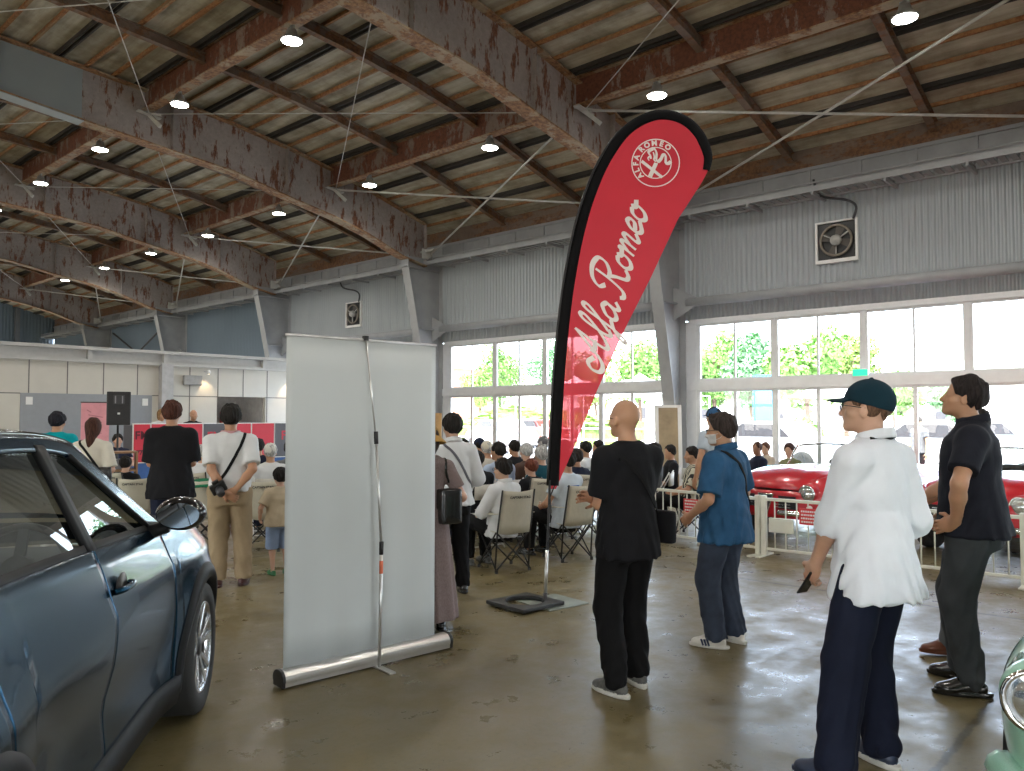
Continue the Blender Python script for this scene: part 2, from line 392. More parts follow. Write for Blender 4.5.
# ------------------------------------------------------------------ window wall
def corr(y0, y1, z0, z1, x, mat, pitch=.10, amp=.032, axis='y'):
    mb = MB(); rows = []; n = int((y1 - y0) / pitch * 4); prof = (0, 1, 1, 0)
    for i in range(n + 1):
        yy = y0 + (y1 - y0) * i / n; d = amp * prof[i % 4]
        rows.append([(x - d, yy, z0), (x - d, yy, z1)] if axis == 'y' else [(yy, x - d, z0), (yy, x - d, z1)])
    mb.grid(rows); return mb.build('wall_right_sheeting' if axis == 'y' else 'wall_far_sheeting', mat)
for i, f in enumerate(FR[:-1]):
    g = f + 7.2
    if f < 20: struct(corr(f + .12, g - .12, 3.52, 5.75, XW, M_CORR))
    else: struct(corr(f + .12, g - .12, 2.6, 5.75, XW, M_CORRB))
    mb = MB()   # eave band, pipe beam, header
    mb.box((XW - .02, f, 5.75), (XW + .12, g, 6.12)); mb.box((XW - .06, f, 6.08), (XW + .12, g, 6.14)); mb.box((XW - .09, f, 5.72), (XW + .05, g, 5.79))
    for k in range(1, 8): mb.box((XW - .05, f + k * .9 - .02, 5.78), (XW - .02, f + k * .9 + .02, 6.08))
    struct(mb.build('eave_beam', M_STEEL))
    # cable walkway
    mb = MB(); xa = XW - .62
    mb.box((xa, f, 5.52), (xa + .05, g, 5.62)); mb.box((XW - .12, f, 5.52), (XW - .07, g, 5.6)); 
    for k in range(48): mb.box((xa + .05, f + k * .15, 5.545), (XW - .1, f + k * .15 + .09, 5.56))
    for k in range(6): mb.box((xa - .02, f + .6 + k * 1.2, 5.46), (XW - .02, f + .64 + k * 1.2, 5.52))
    mb.tube([(xa + .2, f, 5.60), (xa + .2, g, 5.60)], .02, 6); mb.tube([(xa + .02, f, 5.68), (xa + .02, g, 5.68)], .016, 6)
    struct(mb.build('cable_walkway', M_STEEL))
    if f < 22:
        mb = MB(); mb.tube([(XW - .25, f + .3, 3.86), (XW - .25, g - .3, 3.86)], .09, 12); struct(mb.build('wall_tie_pipe', M_STEEL, smooth=True))
    # column: tapered web and flanges
    mb = MB(); x1 = XW - .02
    prof = [(XW - .40, 0), (XW - .46, 1.9), (XW - 1.0, 4.5), (XW - 1.22, 5.45), (XW - 1.22, 5.7)]
    for (xa, za), (xb, zb_) in zip(prof, prof[1:]):
        mb.add([(p[0], f + s, p[1]) for s in (-.012, .012) for p in ((xa, za), (x1, za), (x1, zb_), (xb, zb_))], [(0,1,2,3), (7,6,5,4)])
        mb.bar((xa, f, za), (xb, f, zb_), .26, .03, up=(-1, 0, 0))
    mb.box((x1 - .03, f - .14, 0), (x1, f + .14, 6.1)); 
    for z in (3.86,): mb.cbox((XW - .4, f, z), (.7, .24, .02)); mb.add([(XW-.3, f+.0, z+.35), (XW-.3, f+.7, z), (XW-.3, f-.7, z), (XW-.3, f, z-.35)], [(0,1,3,2)])
    mb.cbox((XW - .7, f, 5.4), (1.2, .24, .02)); mb.box((XW - .6, f - .3, 0), (XW + .02, f + .3, .04))
    struct(mb.build('wall_column', M_STEEL))
    if f < 20:
        mb = MB(); yb = min(g - .2, YP) if f > 12 else g - .2
        mb.box((XW - .04, f + .2, 3.44), (XW + .06, yb, 3.54)); mb.box((XW - .10, f + .2, 2.12), (XW + .06, yb, 2.3))
        mb.box((XW - .02, f + .13, 0), (XW + .06, f + .36, 3.5)); mb.box((XW - .02, g - .36, 0), (XW + .06, g - .13, 3.5)); mb.box((XW - .03, f + .3, 0), (XW + .06, g - .3, .03))
        struct(mb.build('trim_window_frame', M_ALU))
nwin = 0
for f in FR[:5]:
    for k in range(4):
        a = f + .38 + k * 1.61 + .036; b = a + 1.538
        for (z0, z1) in ((2.3, 3.44), (.03, 2.12)):
            nwin += 1; mb = MB(); t = .07 if z0 > 1 else .045
            for yy in (a, b - t/2): mb.box((XW - .01, yy, z0), (XW + .05, yy + t/2, z1))
            mb.box((XW - .015, b + .001, z0), (XW + .055, b + .071, z1))
            mb.box((XW + .002, a + t/2, z0), (XW + .045, b - t/2, z0 + .045)); mb.box((XW + .002, a + t/2, z1 - .045), (XW + .045, b - t/2, z1))
            mid = (a + b) / 2; hw = .018 if z0 > 1 else .034; mb.box((XW + .005, mid - hw, z0), (XW + .04, mid + hw, z1))
            
            fr = mb.build('window_%d' % nwin, M_ALU); struct(fr)
            mb = MB(); mb.add([(XW + .02, a, z0), (XW + .02, b, z0), (XW + .02, b, z1), (XW + .02, a, z1)], [(0, 1, 2, 3)]); mb.build('pane', M_PANE, fr)
# exhaust fans in the sheeting
def fan(y, z, label):
    r = empty('exhaust_fan', (XW - .03, y, z)); tag(r, label, 'fan', 'exhaust fans in the corrugated wall')
    s = .33
    mb = MB(); 
    for a in ((-s-.04, -s-.06, s+.04, -s), (-s-.04, s, s+.04, s+.03), (-s-.04, -s, -s, s), (s, -s, s+.04, s)): mb.box((-.05, a[0], a[1]), (.02, a[2], a[3]))
    mb.build('frame', M_WHITE, r)
    mb = MB(); mb.box((-.012, -s, -s), (-.002, s, s)); mb.build('back_panel', M_BLACK, r)
    MX = Matrix.Rotation(-PI/2, 4, 'Y')
    mb = MB(); mb.tube([(-.06, .27*math.cos(t), .27*math.sin(t)) for t in [2*PI*k/28 for k in range(28)]], .022, 6, closed=True); mb.build('shroud', plain('worn_fan_metal', (.25, .22, .18), .5, metal=.5), r, smooth=True)
    mb = MB(); mb.lathe([(.001, .02), (.09, .02), (.10, .06), (.08, .13), (.001, .15)], n=18, M=MX); 
    for t in (0.5, 2.6, 4.7): mb.bar((-.06, .09*math.cos(t), .09*math.sin(t)), (-.06, .27*math.cos(t), .27*math.sin(t)), .02, .02)
    mb.build('motor', plain('fan_motor_paint', (.42, .42, .4), .5), r, smooth=True)
    for k in range(4):
        t = k*PI/2 + .4; mb = MB(); c, sn = math.cos(t), math.sin(t)
        mb.add([(-.03, .08*c - .03*sn, .08*sn + .03*c), (-.05, .08*c + .05*sn, .08*sn - .05*c), (-.055, .24*c + .09*sn, .24*sn - .09*c), (-.02, .25*c - .06*sn, .25*sn + .06*c)], [(0,1,2,3)])
        mb.build('blade', plain('fan_blade', (.08, .07, .06), .5), r, solid=.005)
    mb = MB(); mb.tube(catmull([(-.08, -s+.02, s), (-.1, -s-.04, s+.2), (-.15, -s+.1, s+.33), (-.3, -s+.5, s+.45), (-.35, -s+.6, s+.75)], 5), .022, 6); mb.build('cable_conduit', M_DARK, r, smooth=True)
    return r
fan(5.02, 4.72, 'square exhaust fan with round guard in corrugated wall right of the flag'); fan(19.1, 4.62, 'smaller dark exhaust fan in wall above the white roll-up banner')
# far gable wall and the wall behind and beside the camera
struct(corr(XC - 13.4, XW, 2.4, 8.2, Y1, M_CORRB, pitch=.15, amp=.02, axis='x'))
mb = MB()
for x in (2, 5, 8, 10.3, 12.6): mb.box((x - .1, Y1 - .2, 0), (x + .1, Y1 - .02, ztop(x)))
struct(mb.build('wall_far_post', M_STEELD))
mb = MB(); mb.tube([(XW - .3, 31, 5.2), (XW - .3, 36, 3.2)], .04, 6); mb.tube([(XW - .3, 31, 3.2), (XW - .3, 36, 5.2)], .04, 6); mb.cbox((XW - .3, 33.5, 4.2), (.03, .3, .3)); struct(mb.build('wall_cross_brace', M_DARK))
mb = MB(); mb.box((XW + .0, Y0, 6.12), (XW + .06, Y1, 6.6)); struct(mb.build('wall_right_upper', M_PURL))
mb = MB(); mb.box((XC - 13.5, Y0, 3.4), (XC - 13.4, Y1, 6.6)); mb.box((XC - 13.5, Y0, 0), (XC - 13.4, Y1, .8)); struct(mb.build('wall_left', M_CORR))
mb = MB(); mb.box((XC - 13.4, Y0 - .1, 3.6), (XW, Y0, 8.2)); mb.box((XC - 13.4, Y0 - .1, 0), (-4, Y0, 3.6)); mb.box((4, Y0 - .1, 0), (XW, Y0, 3.6)); struct(mb.build('wall_back', M_CORR))
for f in FR[:-1]:
    mb = MB(); mb.box((XC - 13.4, f - .13, 0), (XC - 12.9, f + .13, 5.9)); struct(mb.build('wall_column', M_STEEL))
for k in range(16):
    y = Y0 + k * 3.6; mb = MB(); mb.box((XC - 13.44, y - .04, 0), (XC - 13.38, y + .04, 3.9)); mb.box((XC - 13.44, y, 2.1), (XC - 13.38, y + 3.6, 2.25)); struct(mb.build('trim_window_frame', M_ALU))
# ------------------------------------------------------------------ low partition with white panels
DX0, DX1, OX0, OX1 = 5.95, 8.95, 10.73, 12.2
seams = [5.3 + .82 * k for k in range(5)] + [9.95, 10.75, 11.5, 12.25, 13.05, 13.8]
mb = MB()
for a, b, z0, z1 in ((-12, DX0, 0, 2.13), (DX1, OX0, 0, 2.13), (OX1, XW - .05, 0, 2.13), (-12, XW - .05, 2.13, 2.92)): mb.box((a, YP, z0), (b, YP + .12, z1))
struct(mb.build('wall_partition', M_PANEL))
mb = MB()
for x in seams + [4.5, 3.7, 2.9, 2.1, 1.3]:
    if x < XW: mb.box((x - .012, YP - .006, 2.13 if DX0 < x < DX1 or OX0 < x < OX1 else 0), (x + .012, YP + .01, 2.92))
for a, b in ((-12, DX0), (DX1, OX0), (OX1, XW - .05)): mb.box((a, YP - .006, 1.62), (b, YP + .01, 1.645)) if False else mb.box((a, YP - .006, 2.11), (b, YP + .01, 2.135))
struct(mb.build('trim_panel_seams', M_SEAM))
mb = MB(); mb.box((-12, YP - .16, 3.2), (XW - .05, YP + .26, 3.28)); mb.box((-12, YP, 2.98), (XW - .05, YP + .1, 3.2)); mb.box((-12, YP - .1, 2.9), (XW - .05, YP + .2, 2.98))
for x in (4.2, 7.4, 9.25, 12.1): mb.box((x - .05, YP - .12, 2.95), (x + .05, YP, 3.2))
struct(mb.build('partition_top_beam', plain('light_grey_beam', (.45, .45, .44), .5, var=.05)))
mb = MB(); mb.box((9.12, YP - .2, 0), (9.42, YP, 2.95)); struct(mb.build('partition_post', plain('light_grey_post', (.42, .42, .43), .5)))
dr = empty('door_1', (DX0, YP, 0)); struct(dr)
mb = MB(); mb.box((0, -.02, 0), (DX1 - DX0, .04, 2.13)); o = mb.build('door_leaf', M_GREYDOOR, dr, bevel=.004)
for x in (.18, 2.82):
    mb = MB(); mb.box((x - .07, -.035, 1.86), (x + .07, -.02, 2.04)); mb.build('door_sign', M_WHITE, dr)
mb = MB(); mb.box((.1, -.06, .95), (.16, -.02, 1.15)); mb.build('door_handle', M_ALU, dr)
# doorway recess
mb = MB(); mb.box((OX0, YP + .12, 0), (OX0 + .03, YP + 1.6, 2.9)); mb.box((OX1 - .03, YP + .12, 0), (OX1, YP + 1.6, 2.9)); mb.box((OX0, YP + 1.6, 0), (OX1, YP + 1.65, 2.9))
struct(mb.build('wall_recess', plain('recess_grey', (.33, .32, .31), .6)))
mb = MB(); mb.box((OX1 - .55, YP + 1.5, 0), (OX1 - .2, YP + 1.59, 1.72)); tag(mb.build('door_poster', plain('dull_red', (.4, .02, .03), .5), bevel=.01), 'narrow dull red board standing inside the grey doorway', 'board')
# speaker-like vent box and two small spot lamps on the partition
mb = MB(); mb.box((9.75, YP - .12, 2.42), (10.25, YP - .007, 2.68)); tag(mb.build('wall_vent_box', plain('vent_grey', (.3, .3, .3), .6), bevel=.02), 'small grey vent box on the cream partition wall', 'vent')
def spot(x, lab, pw):
    r = empty('wall_spotlight', (x, YP - .007, 2.75)); tag(r, lab, 'spotlight', 'small spotlights on the partition')
    mb = MB(); mb.bar((0, 0, .05), (0, -.22, .02), .02, .02); mb.build('arm', M_WHITE, r)
    mb = MB(); mb.lathe([(.02, .08), (.045, .06), (.055, -.03), (.05, -.03)], (0, -.24, 0), 12); mb.build('lamp_head', M_WHITE, r, smooth=True)
    mb = MB(); mb.lathe([(.001, -.02), (.045, -.022), (.001, -.035)], (0, -.24, 0), 12); mb.build('bulb', emit('warm_bulb', (1, .8, .5), 12), r)
    L = bpy.data.lights.new('spot_light', 'SPOT'); L.energy = pw; L.spot_size = rad(90); L.spot_blend = .6; L.color = (1, .72, .42); L.shadow_soft_size = .03
    lo = bpy.data.objects.new('spot_light', L); COL.objects.link(lo); lo.parent = r; lo.location = (0, -.2, -.06); lo.rotation_euler = (rad(12), 0, 0)
spot(10.35, 'small white spotlight on partition beside the grey vent box', 18); spot(12.95, 'small white spotlight casting warm light right of the doorway', 40)
# ------------------------------------------------------------------ smooth figures from distance fields
F32 = np.float32
def smin(a, b, k):
    h = np.clip(.5 + .5*(b - a)/k, 0, 1); return b + (a - b)*h - k*h*(1 - h)
def smax(a, b, k): return -smin(-a, -b, k)
def V3(*a): return np.array(a, F32)
def cap(P, a, b, ra, rb, sq=None):
    a = np.asarray(a, F32); b = np.asarray(b, F32); ab = b - a; q = P - a
    t = np.clip((q @ ab) / max(float(ab @ ab), 1e-9), 0, 1)
    return np.linalg.norm(q - t[:, None]*ab, axis=1) - (ra + (rb - ra)*t)
def ell(P, c, r, R=None):
    q = P - np.asarray(c, F32)
    if R is not None: q = q @ R            # columns of R are the axes
    r = np.asarray(r, F32); k0 = np.linalg.norm(q/r, axis=1); k1 = np.linalg.norm(q/(r*r), axis=1)
    return k0*(k0 - 1)/np.maximum(k1, 1e-6)
def basis(f, u):
    u = np.asarray(u, float); u = u/np.linalg.norm(u); f = np.asarray(f, float); f = f - u*(f @ u); f = f/np.linalg.norm(f); r = np.cross(f, u)
    return np.stack([r, f, u], 1).astype(F32)
def loft(P, O, R, st, ex=2.0, k=.03):
    "stations (t metres along up, half width, half depth, forward offset)"
    q = (P - np.asarray(O, F32)) @ R; st = np.array(st, float); t = np.clip(q[:, 2], st[0, 0], st[-1, 0])
    a, b, y = (np.interp(t, st[:, 0], st[:, i]).astype(F32) for i in (1, 2, 3))
    m = ((np.abs(q[:, 0])/a)**ex + (np.abs(q[:, 1] - y)/b)**ex)**(1/ex)
    d = (m - 1)*np.minimum(a, b)*.92
    return smax(d, np.maximum(st[0, 0] - q[:, 2], q[:, 2] - st[-1, 0]), k)
def surfnet(f, lo, hi, h):
    lo = np.asarray(lo, float); n = np.maximum(np.ceil((np.asarray(hi) - lo)/h).astype(int) + 1, 3)
    ax = [lo[i] + h*np.arange(n[i]) for i in range(3)]
    G = np.stack(np.meshgrid(*ax, indexing='ij'), -1).reshape(-1, 3).astype(F32)
    v = f(G).reshape(n); s = v < 0
    cnt = np.zeros(n - 1, int)
    for i in (0, 1):
        for j in (0, 1):
            for k in (0, 1): cnt += s[i:n[0]-1+i, j:n[1]-1+j, k:n[2]-1+k]
    act = (cnt > 0) & (cnt < 8); idx = -np.ones(n - 1, int); C = np.argwhere(act); idx[act] = np.arange(len(C))
    acc = np.zeros((len(C), 3)); num = np.zeros(len(C))
    cs = [(i, j, k) for i in (0, 1) for j in (0, 1) for k in (0, 1)]
    for A in cs:
        for d in range(3):
            if A[d]: continue
            B = list(A); B[d] = 1
            va = v[C[:, 0]+A[0], C[:, 1]+A[1], C[:, 2]+A[2]]; vb = v[C[:, 0]+B[0], C[:, 1]+B[1], C[:, 2]+B[2]]
            x = (va < 0) != (vb < 0); t = np.where(x, va/np.where(x, va - vb, 1), 0)
            p = C + np.array(A); p = p.astype(float); p[:, d] += t
            acc[x] += p[x]; num[x] += 1
    verts = lo + h*acc/num[:, None]; faces = []
    for d in range(3):
        e, g = (d + 1) % 3, (d + 2) % 3
        sl0 = [slice(None)]*3; sl1 = [slice(None)]*3; sl0[d] = slice(0, -1); sl1[d] = slice(1, None)
        x = s[tuple(sl0)] != s[tuple(sl1)]; E = np.argwhere(x)
        E = E[(E[:, e] > 0) & (E[:, g] > 0) & (E[:, e] < n[e]-1) & (E[:, g] < n[g]-1)]
        ins = s[E[:, 0], E[:, 1], E[:, 2]]
        def cell(de, dg):
            c = E.copy(); c[:, e] -= de; c[:, g] -= dg; return idx[c[:, 0], c[:, 1], c[:, 2]]
        q = np.stack([cell(1, 1), cell(0, 1), cell(0, 0), cell(1, 0)], 1)
        q[~ins] = q[~ins][:, ::-1]; faces.append(q[(q >= 0).all(1)])
    return verts, np.concatenate(faces)
def net_mesh(name, parts, mats, smooth=1):
    "parts: list of (f, lo, hi, h, slot) joined into one mesh"
    vs, fs, mi, o = [], [], [], 0
    for f, lo, hi, h, sl in parts:
        v, q = surfnet(f, lo, hi, h)
        if not len(v): continue
        vs.append(v); fs.append(q + o); mi.append(np.full(len(q), sl)); o += len(v)
    V = np.concatenate(vs); Q = np.concatenate(fs); MI = np.concatenate(mi)
    me = bpy.data.meshes.new(name); me.vertices.add(len(V)); me.vertices.foreach_set('co', V.astype(F32).ravel())
    me.loops.add(len(Q)*4); me.loops.foreach_set('vertex_index', Q.astype(np.int32).ravel())
    me.polygons.add(len(Q)); me.polygons.foreach_set('loop_start', np.arange(0, len(Q)*4, 4, dtype=np.int32))
    for m in mats: me.materials.append(m)
    me.polygons.foreach_set('material_index', MI.astype(np.int32)); me.update(calc_edges=True); me.validate()
    me.polygons.foreach_set('use_smooth', [True]*len(me.polygons)); return me
def two_bone(a, c, l1, l2, pole):
    a, c, pole = (np.asarray(x, float) for x in (a, c, pole)); d = c - a; L = np.linalg.norm(d)
    if L > (l1 + l2)*.999: c = a + d/L*(l1 + l2)*.999; d = c - a; L = np.linalg.norm(d)
    x = (l1*l1 - l2*l2 + L*L)/(2*L); h = math.sqrt(max(l1*l1 - x*x, 0)); n = d/L
    p = pole - n*(pole @ n); p = p/np.linalg.norm(p); return a + n*x + p*h, c
def crease(P, amp, f=1.0, seed=0):
    x, y, z = P[:, 0]*f, P[:, 1]*f, P[:, 2]*f
    return amp*(np.sin(31*z + 9*np.sin(13*x + seed) + 7*np.sin(11*y + 2*seed)) * .6 + .5*np.sin(17*x + 14*z + 5*np.sin(19*y + seed)) + .35*np.sin(53*z + 23*x + 11*np.sin(9*y)))
M_SKIN = {}
def skin(tone):
    if tone not in M_SKIN:
        c = {'fair': (.50, .29, .20), 'tan': (.42, .22, .13), 'brown': (.28, .13, .075)}[tone]
        m = plain('skin_' + tone, c, .5, var=.07, scale=12, bmp=.03); m.node_tree.nodes['Principled BSDF'].inputs['Subsurface Weight'].default_value = .08
        m.node_tree.nodes['Principled BSDF'].inputs['Subsurface Scale'].default_value = .02; M_SKIN[tone] = m
    return M_SKIN[tone]
def hairmat(name, col):
    if name in _M: return _M[name]
    m, nt, b = new_mat(name); v = tc(nt, (1, 1, .12)); f = noise(nt, v, 90, 3, .7)
    nt.links.new(ramp(nt, f, [(.35, tuple(c*.5 for c in col)), (.65, tuple(c*1.6 for c in col))]), b.inputs['Base Color'])
    b.inputs['Roughness'].default_value = .7; b.inputs['Specular IOR Level'].default_value = .18; bump(nt, b, f, .5, .01); _M[name] = m; return m
BLK, DKB, RED_, GREYH, BLOND = (.012, .010, .009), (.025, .016, .012), (.11, .032, .018), (.33, .33, .32), (.3, .2, .1)
class Fig: pass
def figure(label, loc, az, H=1.72, sit=False, girth=1.0, lean=0.0, twist=0.0, look=(0, 0), feet=None, toes=(8, 8), hands=None, poles=None,
           handdir=(None, None), curl=(.5, .5), res=.012, tone='fair', hair=('short', BLK), shirt=None, pants=None, shoes=None, extras=(), face=True,
           weight=0, cat='person', group=None, child=False, rise=0):
    """loc on the floor, az compass direction faced; look=(yaw,pitch) of the head in degrees; joints in metres for a 1.72 m adult"""
    s = H/1.72; fig = Fig(); g = girth; hz_ = .535 if sit else .93
    hz_ += rise
    Pv = np.array([weight, 0.0, hz_]); ln = rad(lean); up = np.array([0.02*weight, math.sin(ln), math.cos(ln)]); tw = rad(twist)
    fw = np.array([math.sin(tw), math.cos(tw), 0]); R = basis(fw, up); Ru = R[:, 2].astype(float); Rr = R[:, 0].astype(float); Rf = R[:, 1].astype(float)
    TP = lambda x, y, z: Pv + Rr*x + Rf*y + Ru*z         # torso point, z metres above pelvis
    neck = TP(0, -.012, .53); hc = TP(0, .03, .53) + np.array([0, 0, .137])
    hy = rad(look[0]) + tw*.5; hp = rad(look[1]); hf = np.array([math.sin(hy)*math.cos(hp), math.cos(hy)*math.cos(hp), math.sin(hp)])
    hs = 1.22 if child else 1.0
    HR = basis(hf, np.array([0, 0, 1.0]) - hf*hf[2]*0 + np.array([0, 0, 0])); HRu = HR[:, 2]
    HR = basis(hf, np.array([math.sin(hy)*-math.sin(hp), math.cos(hy)*-math.sin(hp), math.cos(hp)]))
    hc = hc + HR[:, 1]*.012*0; hc = hc.astype(float)
    if child: hc = hc + np.array([0, 0, .02])
    hl = lambda x, y, z: hc + (HR[:, 0]*x + HR[:, 1]*y + HR[:, 2]*z)*hs
    # arms
    sh = [TP(-.172*(.55+.45*g), -.01, .438), TP(.172*(.55+.45*g), -.01, .438)]
    if hands is None: hands = [(-.27, .05, -.08), (.27, .05, -.08)]
    if poles is None: poles = [(-.6, -1, 0), (.6, -1, 0)]
    arm = []
    for i in (0, 1):
        h_ = TP(*hands[i]) ; e, w_ = two_bone(sh[i], h_, .285, .25, Rr*poles[i][0] + Rf*poles[i][1] + Ru*poles[i][2])
        arm.append((sh[i], e, w_))
    # legs
    hip = [Pv + np.array([-.092*g, 0, -.03]), Pv + np.array([.092*g, 0, -.03])]
    if feet is None: feet = [(-.12, .42), (.12, .42)] if sit else [(-.11, 0), (.11, 0)]
    leg = []
    for i in (0, 1):
        a = np.array([feet[i][0], feet[i][1], .095 + (feet[i][2] if len(feet[i]) > 2 else 0)]); k, a = two_bone(hip[i], a, .43 if sit else .414, .425 if sit else .406, (feet[i][0]*.4, 1, .3 if sit else 0)); leg.append((hip[i], k, a))
    fig.arm, fig.leg = arm, leg
    # head
    def f_head(P):
        q = (P - hc.astype(F32)) @ HR / hs
        d = ell(q, (0, -.012, .028), (.074, .095, .090)); d = smin(d, ell(q, (0, .022, -.045), (.056, .070, .064)), .035)
        d = smin(d, ell(q, (0, .070, -.090), (.024, .020, .018)), .03)
        if face:
            for sx in (-1, 1):
                d = smin(d, ell(q, (sx*.042, .055, -.025), (.022, .022, .02)), .02); d = smin(d, ell(q, (sx*.076, -.002, -.012), (.009, .020, .031)), .008)
                d = smax(d, -ell(q, (sx*.031, .098, .004), (.017, .016, .010)), .012); d = smin(d, ell(q, (sx*.031, .077, .003), (.013, .012, .011)), .004)
            d = smin(d, cap(q, (-.034, .076, .022), (.034, .076, .022), .009, .009), .014)
            d = smin(d, cap(q, (0, .085, .008), (0, .104, -.032), .007, .0115), .012)
            for sx in (-1, 1): d = smin(d, ell(q, (sx*.012, .094, -.036), (.008, .010, .007)), .006)
            d = smin(d, ell(q, (0, .083, -.060), (.023, .010, .0055)), .006); d = smin(d, ell(q, (0, .081, -.070), (.019, .010, .006)), .005)
            d = smax(d, -cap(q, (-.021, .094, -.0645), (.021, .094, -.0645), .0018, .0018), .003)
        return d*hs
    def f_neck(P): return cap(P, neck - Ru*.04, hl(0, -.02, -.06), .056*(.5+.5*g), .052)
    # hand with five fingers
    def hand_geo(i):
        sh_, e, w_ = arm[i]; fd = (w_ - e)/np.linalg.norm(w_ - e)
        if handdir[i] is not None: d0, n0 = handdir[i]; fd = Rr*d0[0] + Rf*d0[1] + Ru*d0[2]; fd /= np.linalg.norm(fd); nn = Rr*n0[0] + Rf*n0[1] + Ru*n0[2]
        else: nn = Rr*(1 if i == 0 else -1)
        nn = nn - fd*(nn @ fd); nn /= np.linalg.norm(nn); sd = np.cross(fd, nn)*(1 if i else -1)   # towards thumb
        if handdir[i] is None and sd @ Rf < 0: sd = -sd
        c = curl[i]; pc = w_ + fd*.048; prims = [('p', pc, fd, sd, nn)]
        for k, (off, L, r) in enumerate(((.030, .074, .0085), (.010, .082, .0088), (-.010, .076, .0084), (-.029, .060, .0075))):
            p = w_ + fd*.088 + sd*off; a = 0; 
            for j, fr in enumerate((.45, .31, .24)):
                a += c*(.75, .9, .6)[j]; dr = fd*math.cos(a) + nn*math.sin(a) + sd*off*1.2; dr /= np.linalg.norm(dr); q = p + dr*L*fr
                prims.append(('c', p, q, r*(1 - .07*j), r*(1 - .07*(j+1)))); p = q
        p = w_ + fd*.022 + sd*.026; d1 = fd*.62 + sd*.70 + nn*.25; d1 /= np.linalg.norm(d1); q = p + d1*.042; prims.append(('c', p, q, .0125, .0105)); d2 = fd*.85 + sd*.25 + nn*(.35 + .3*c); d2 /= np.linalg.norm(d2)
        prims.append(('c', q, q + d2*.034, .0105, .0085)); return prims
    hg = [hand_geo(0), hand_geo(1)]
    def f_hand(P, i):
        d = None
        for t in hg[i]:
            if t[0] == 'p': RR = np.stack([t[3], t[2], t[4]], 1).astype(F32); e = ell(P, t[1], (.042, .052, .0165), RR)
            else: e = cap(P, t[1], t[2], t[3], t[4])
            d = e if d is None else smin(d, e, .007)
        return smin(d, cap(P, arm[i][1]*.2 + arm[i][2]*.8, arm[i][2] + (hg[i][0][1] - arm[i][2])*.3, .031, .027), .02)
    def f_arm(P, i, add=0.):
        a, e, w_ = arm[i]; d = cap(P, a, e, .050*g**.5 + add, .040 + add); m = e*.65 + w_*.35
        d = smin(d, cap(P, e, m, .040 + add, .041 + add), .02); return smin(d, cap(P, m, w_, .040 + add, .026 + add), .02)
    st = [(-.12, .12, .10, -.01), (-.02, .160*g, .118*g, -.008), (.1, .145*g, .105*g, 0), (.2, .138*g, .100*g, .01*g), (.34, .158*g, .112*g, .005), (.43, .165*g, .105*g, 0), (.49, .125, .08, -.005), (.53, .065, .06, -.01)]
    def f_torso(P):
        d = loft(P, Pv, R, st, 2.2)
        for i in (0, 1): d = smin(d, cap(P, TP((.06 if i else -.06), -.01, .465), arm[i][0], .052, .055*g**.5), .05)
        return d
    def f_leg(P, i, add=0.):
        h_, k, a = leg[i]; d = cap(P, h_, k, .078*g**.5 + add, .052 + add); m = k*.68 + a*.32 + np.array([0, -.012, 0])
        d = smin(d, cap(P, k, m, .050 + add, .052 + add), .02); return smin(d, cap(P, m, a, .052 + add, .034 + add), .03)
    def f_body(P):
        d = f_torso(P)
        for i in (0, 1):
            d = smin(d, f_arm(P, i), .03); d = smin(d, f_leg(P, i), .04); d = smin(d, f_foot(P, i, -.008), .02)
        d = smin(d, f_neck(P), .03); d = smin(d, f_head(P), .03)
        return d
    tR = []
    for i in (0, 1):
        t = rad(toes[i])*(1 if i else -1); tR.append(basis((math.sin(t), math.cos(t), 0), (0, 0, 1)))
    def f_foot(P, i, add=0.):
        q = (P - leg[i][2].astype(F32)) @ tR[i]
        d = ell(q, (0, .02, -.045), (.040 + add, .085 + add, .042 + add)); d = smin(d, ell(q, (0, .105, -.062), (.044 + add, .070 + add, .028 + add)), .03)
        d = smin(d, ell(q, (0, -.035, -.055), (.033 + add, .035 + add, .035 + add)), .02); return smax(d, -(q[:, 2] + .092 - (.006 if add < 0 else 0)), .006)
    def S(mesh): 
        co = np.empty(len(mesh.vertices)*3, F32); mesh.vertices.foreach_get('co', co); mesh.vertices.foreach_set('co', co*s); mesh.update(); return mesh
    def bx(pts, pad): A = np.array(pts); return A.min(0) - pad, A.max(0) + pad
    alljs = [neck, hc, Pv] + [q for a in arm for q in a] + [q for l in leg for q in l]
    lo, hi = bx(alljs, .16); lo[2] = -.02; hi[2] = hc[2] + .16*hs
    hands_cut = [arm[i][2] for i in (0, 1)]
    parts = [(f_body, lo, hi, res*1.25, 0)]
    a_, b_ = bx([hc], .15*hs); a_[2] = hc[2] - .12*hs
    fine = max(.0048, res*.55)
    parts.append((lambda P: smin(f_head(P), f_neck(P), .03), a_, b_, fine, 0))
    for i in (0, 1):
        a_, b_ = bx([p for t in hg[i] for p in ((t[1],) if t[0] == 'p' else (t[1], t[2]))] + [arm[i][2]], .05); parts.append((lambda P, i=i: f_hand(P, i), a_, b_, max(.0042, res*.45), 0))
    me = S(net_mesh('person', parts, [skin(tone)])); root = bpy.data.objects.new('person', me); COL.objects.link(root)
    root.location = loc; root.rotation_euler = (0, 0, -az); tag(root, label, cat, group)
    def child_mesh(name, parts, mat, lab=None):
        o = bpy.data.objects.new(name, S(net_mesh(name, parts, mat if isinstance(mat, list) else [mat]))); COL.objects.link(o); o.parent = root
        if lab: o['label'] = lab
        return o
    def child_mb(name, mb, mat, lab=None, **k):
        mb.v = [(p[0]*s, p[1]*s, p[2]*s) for p in mb.v]; o = mb.build(name, mat, root, **k)
        if lab: o['label'] = lab
        return o
    # trousers
    fp = None
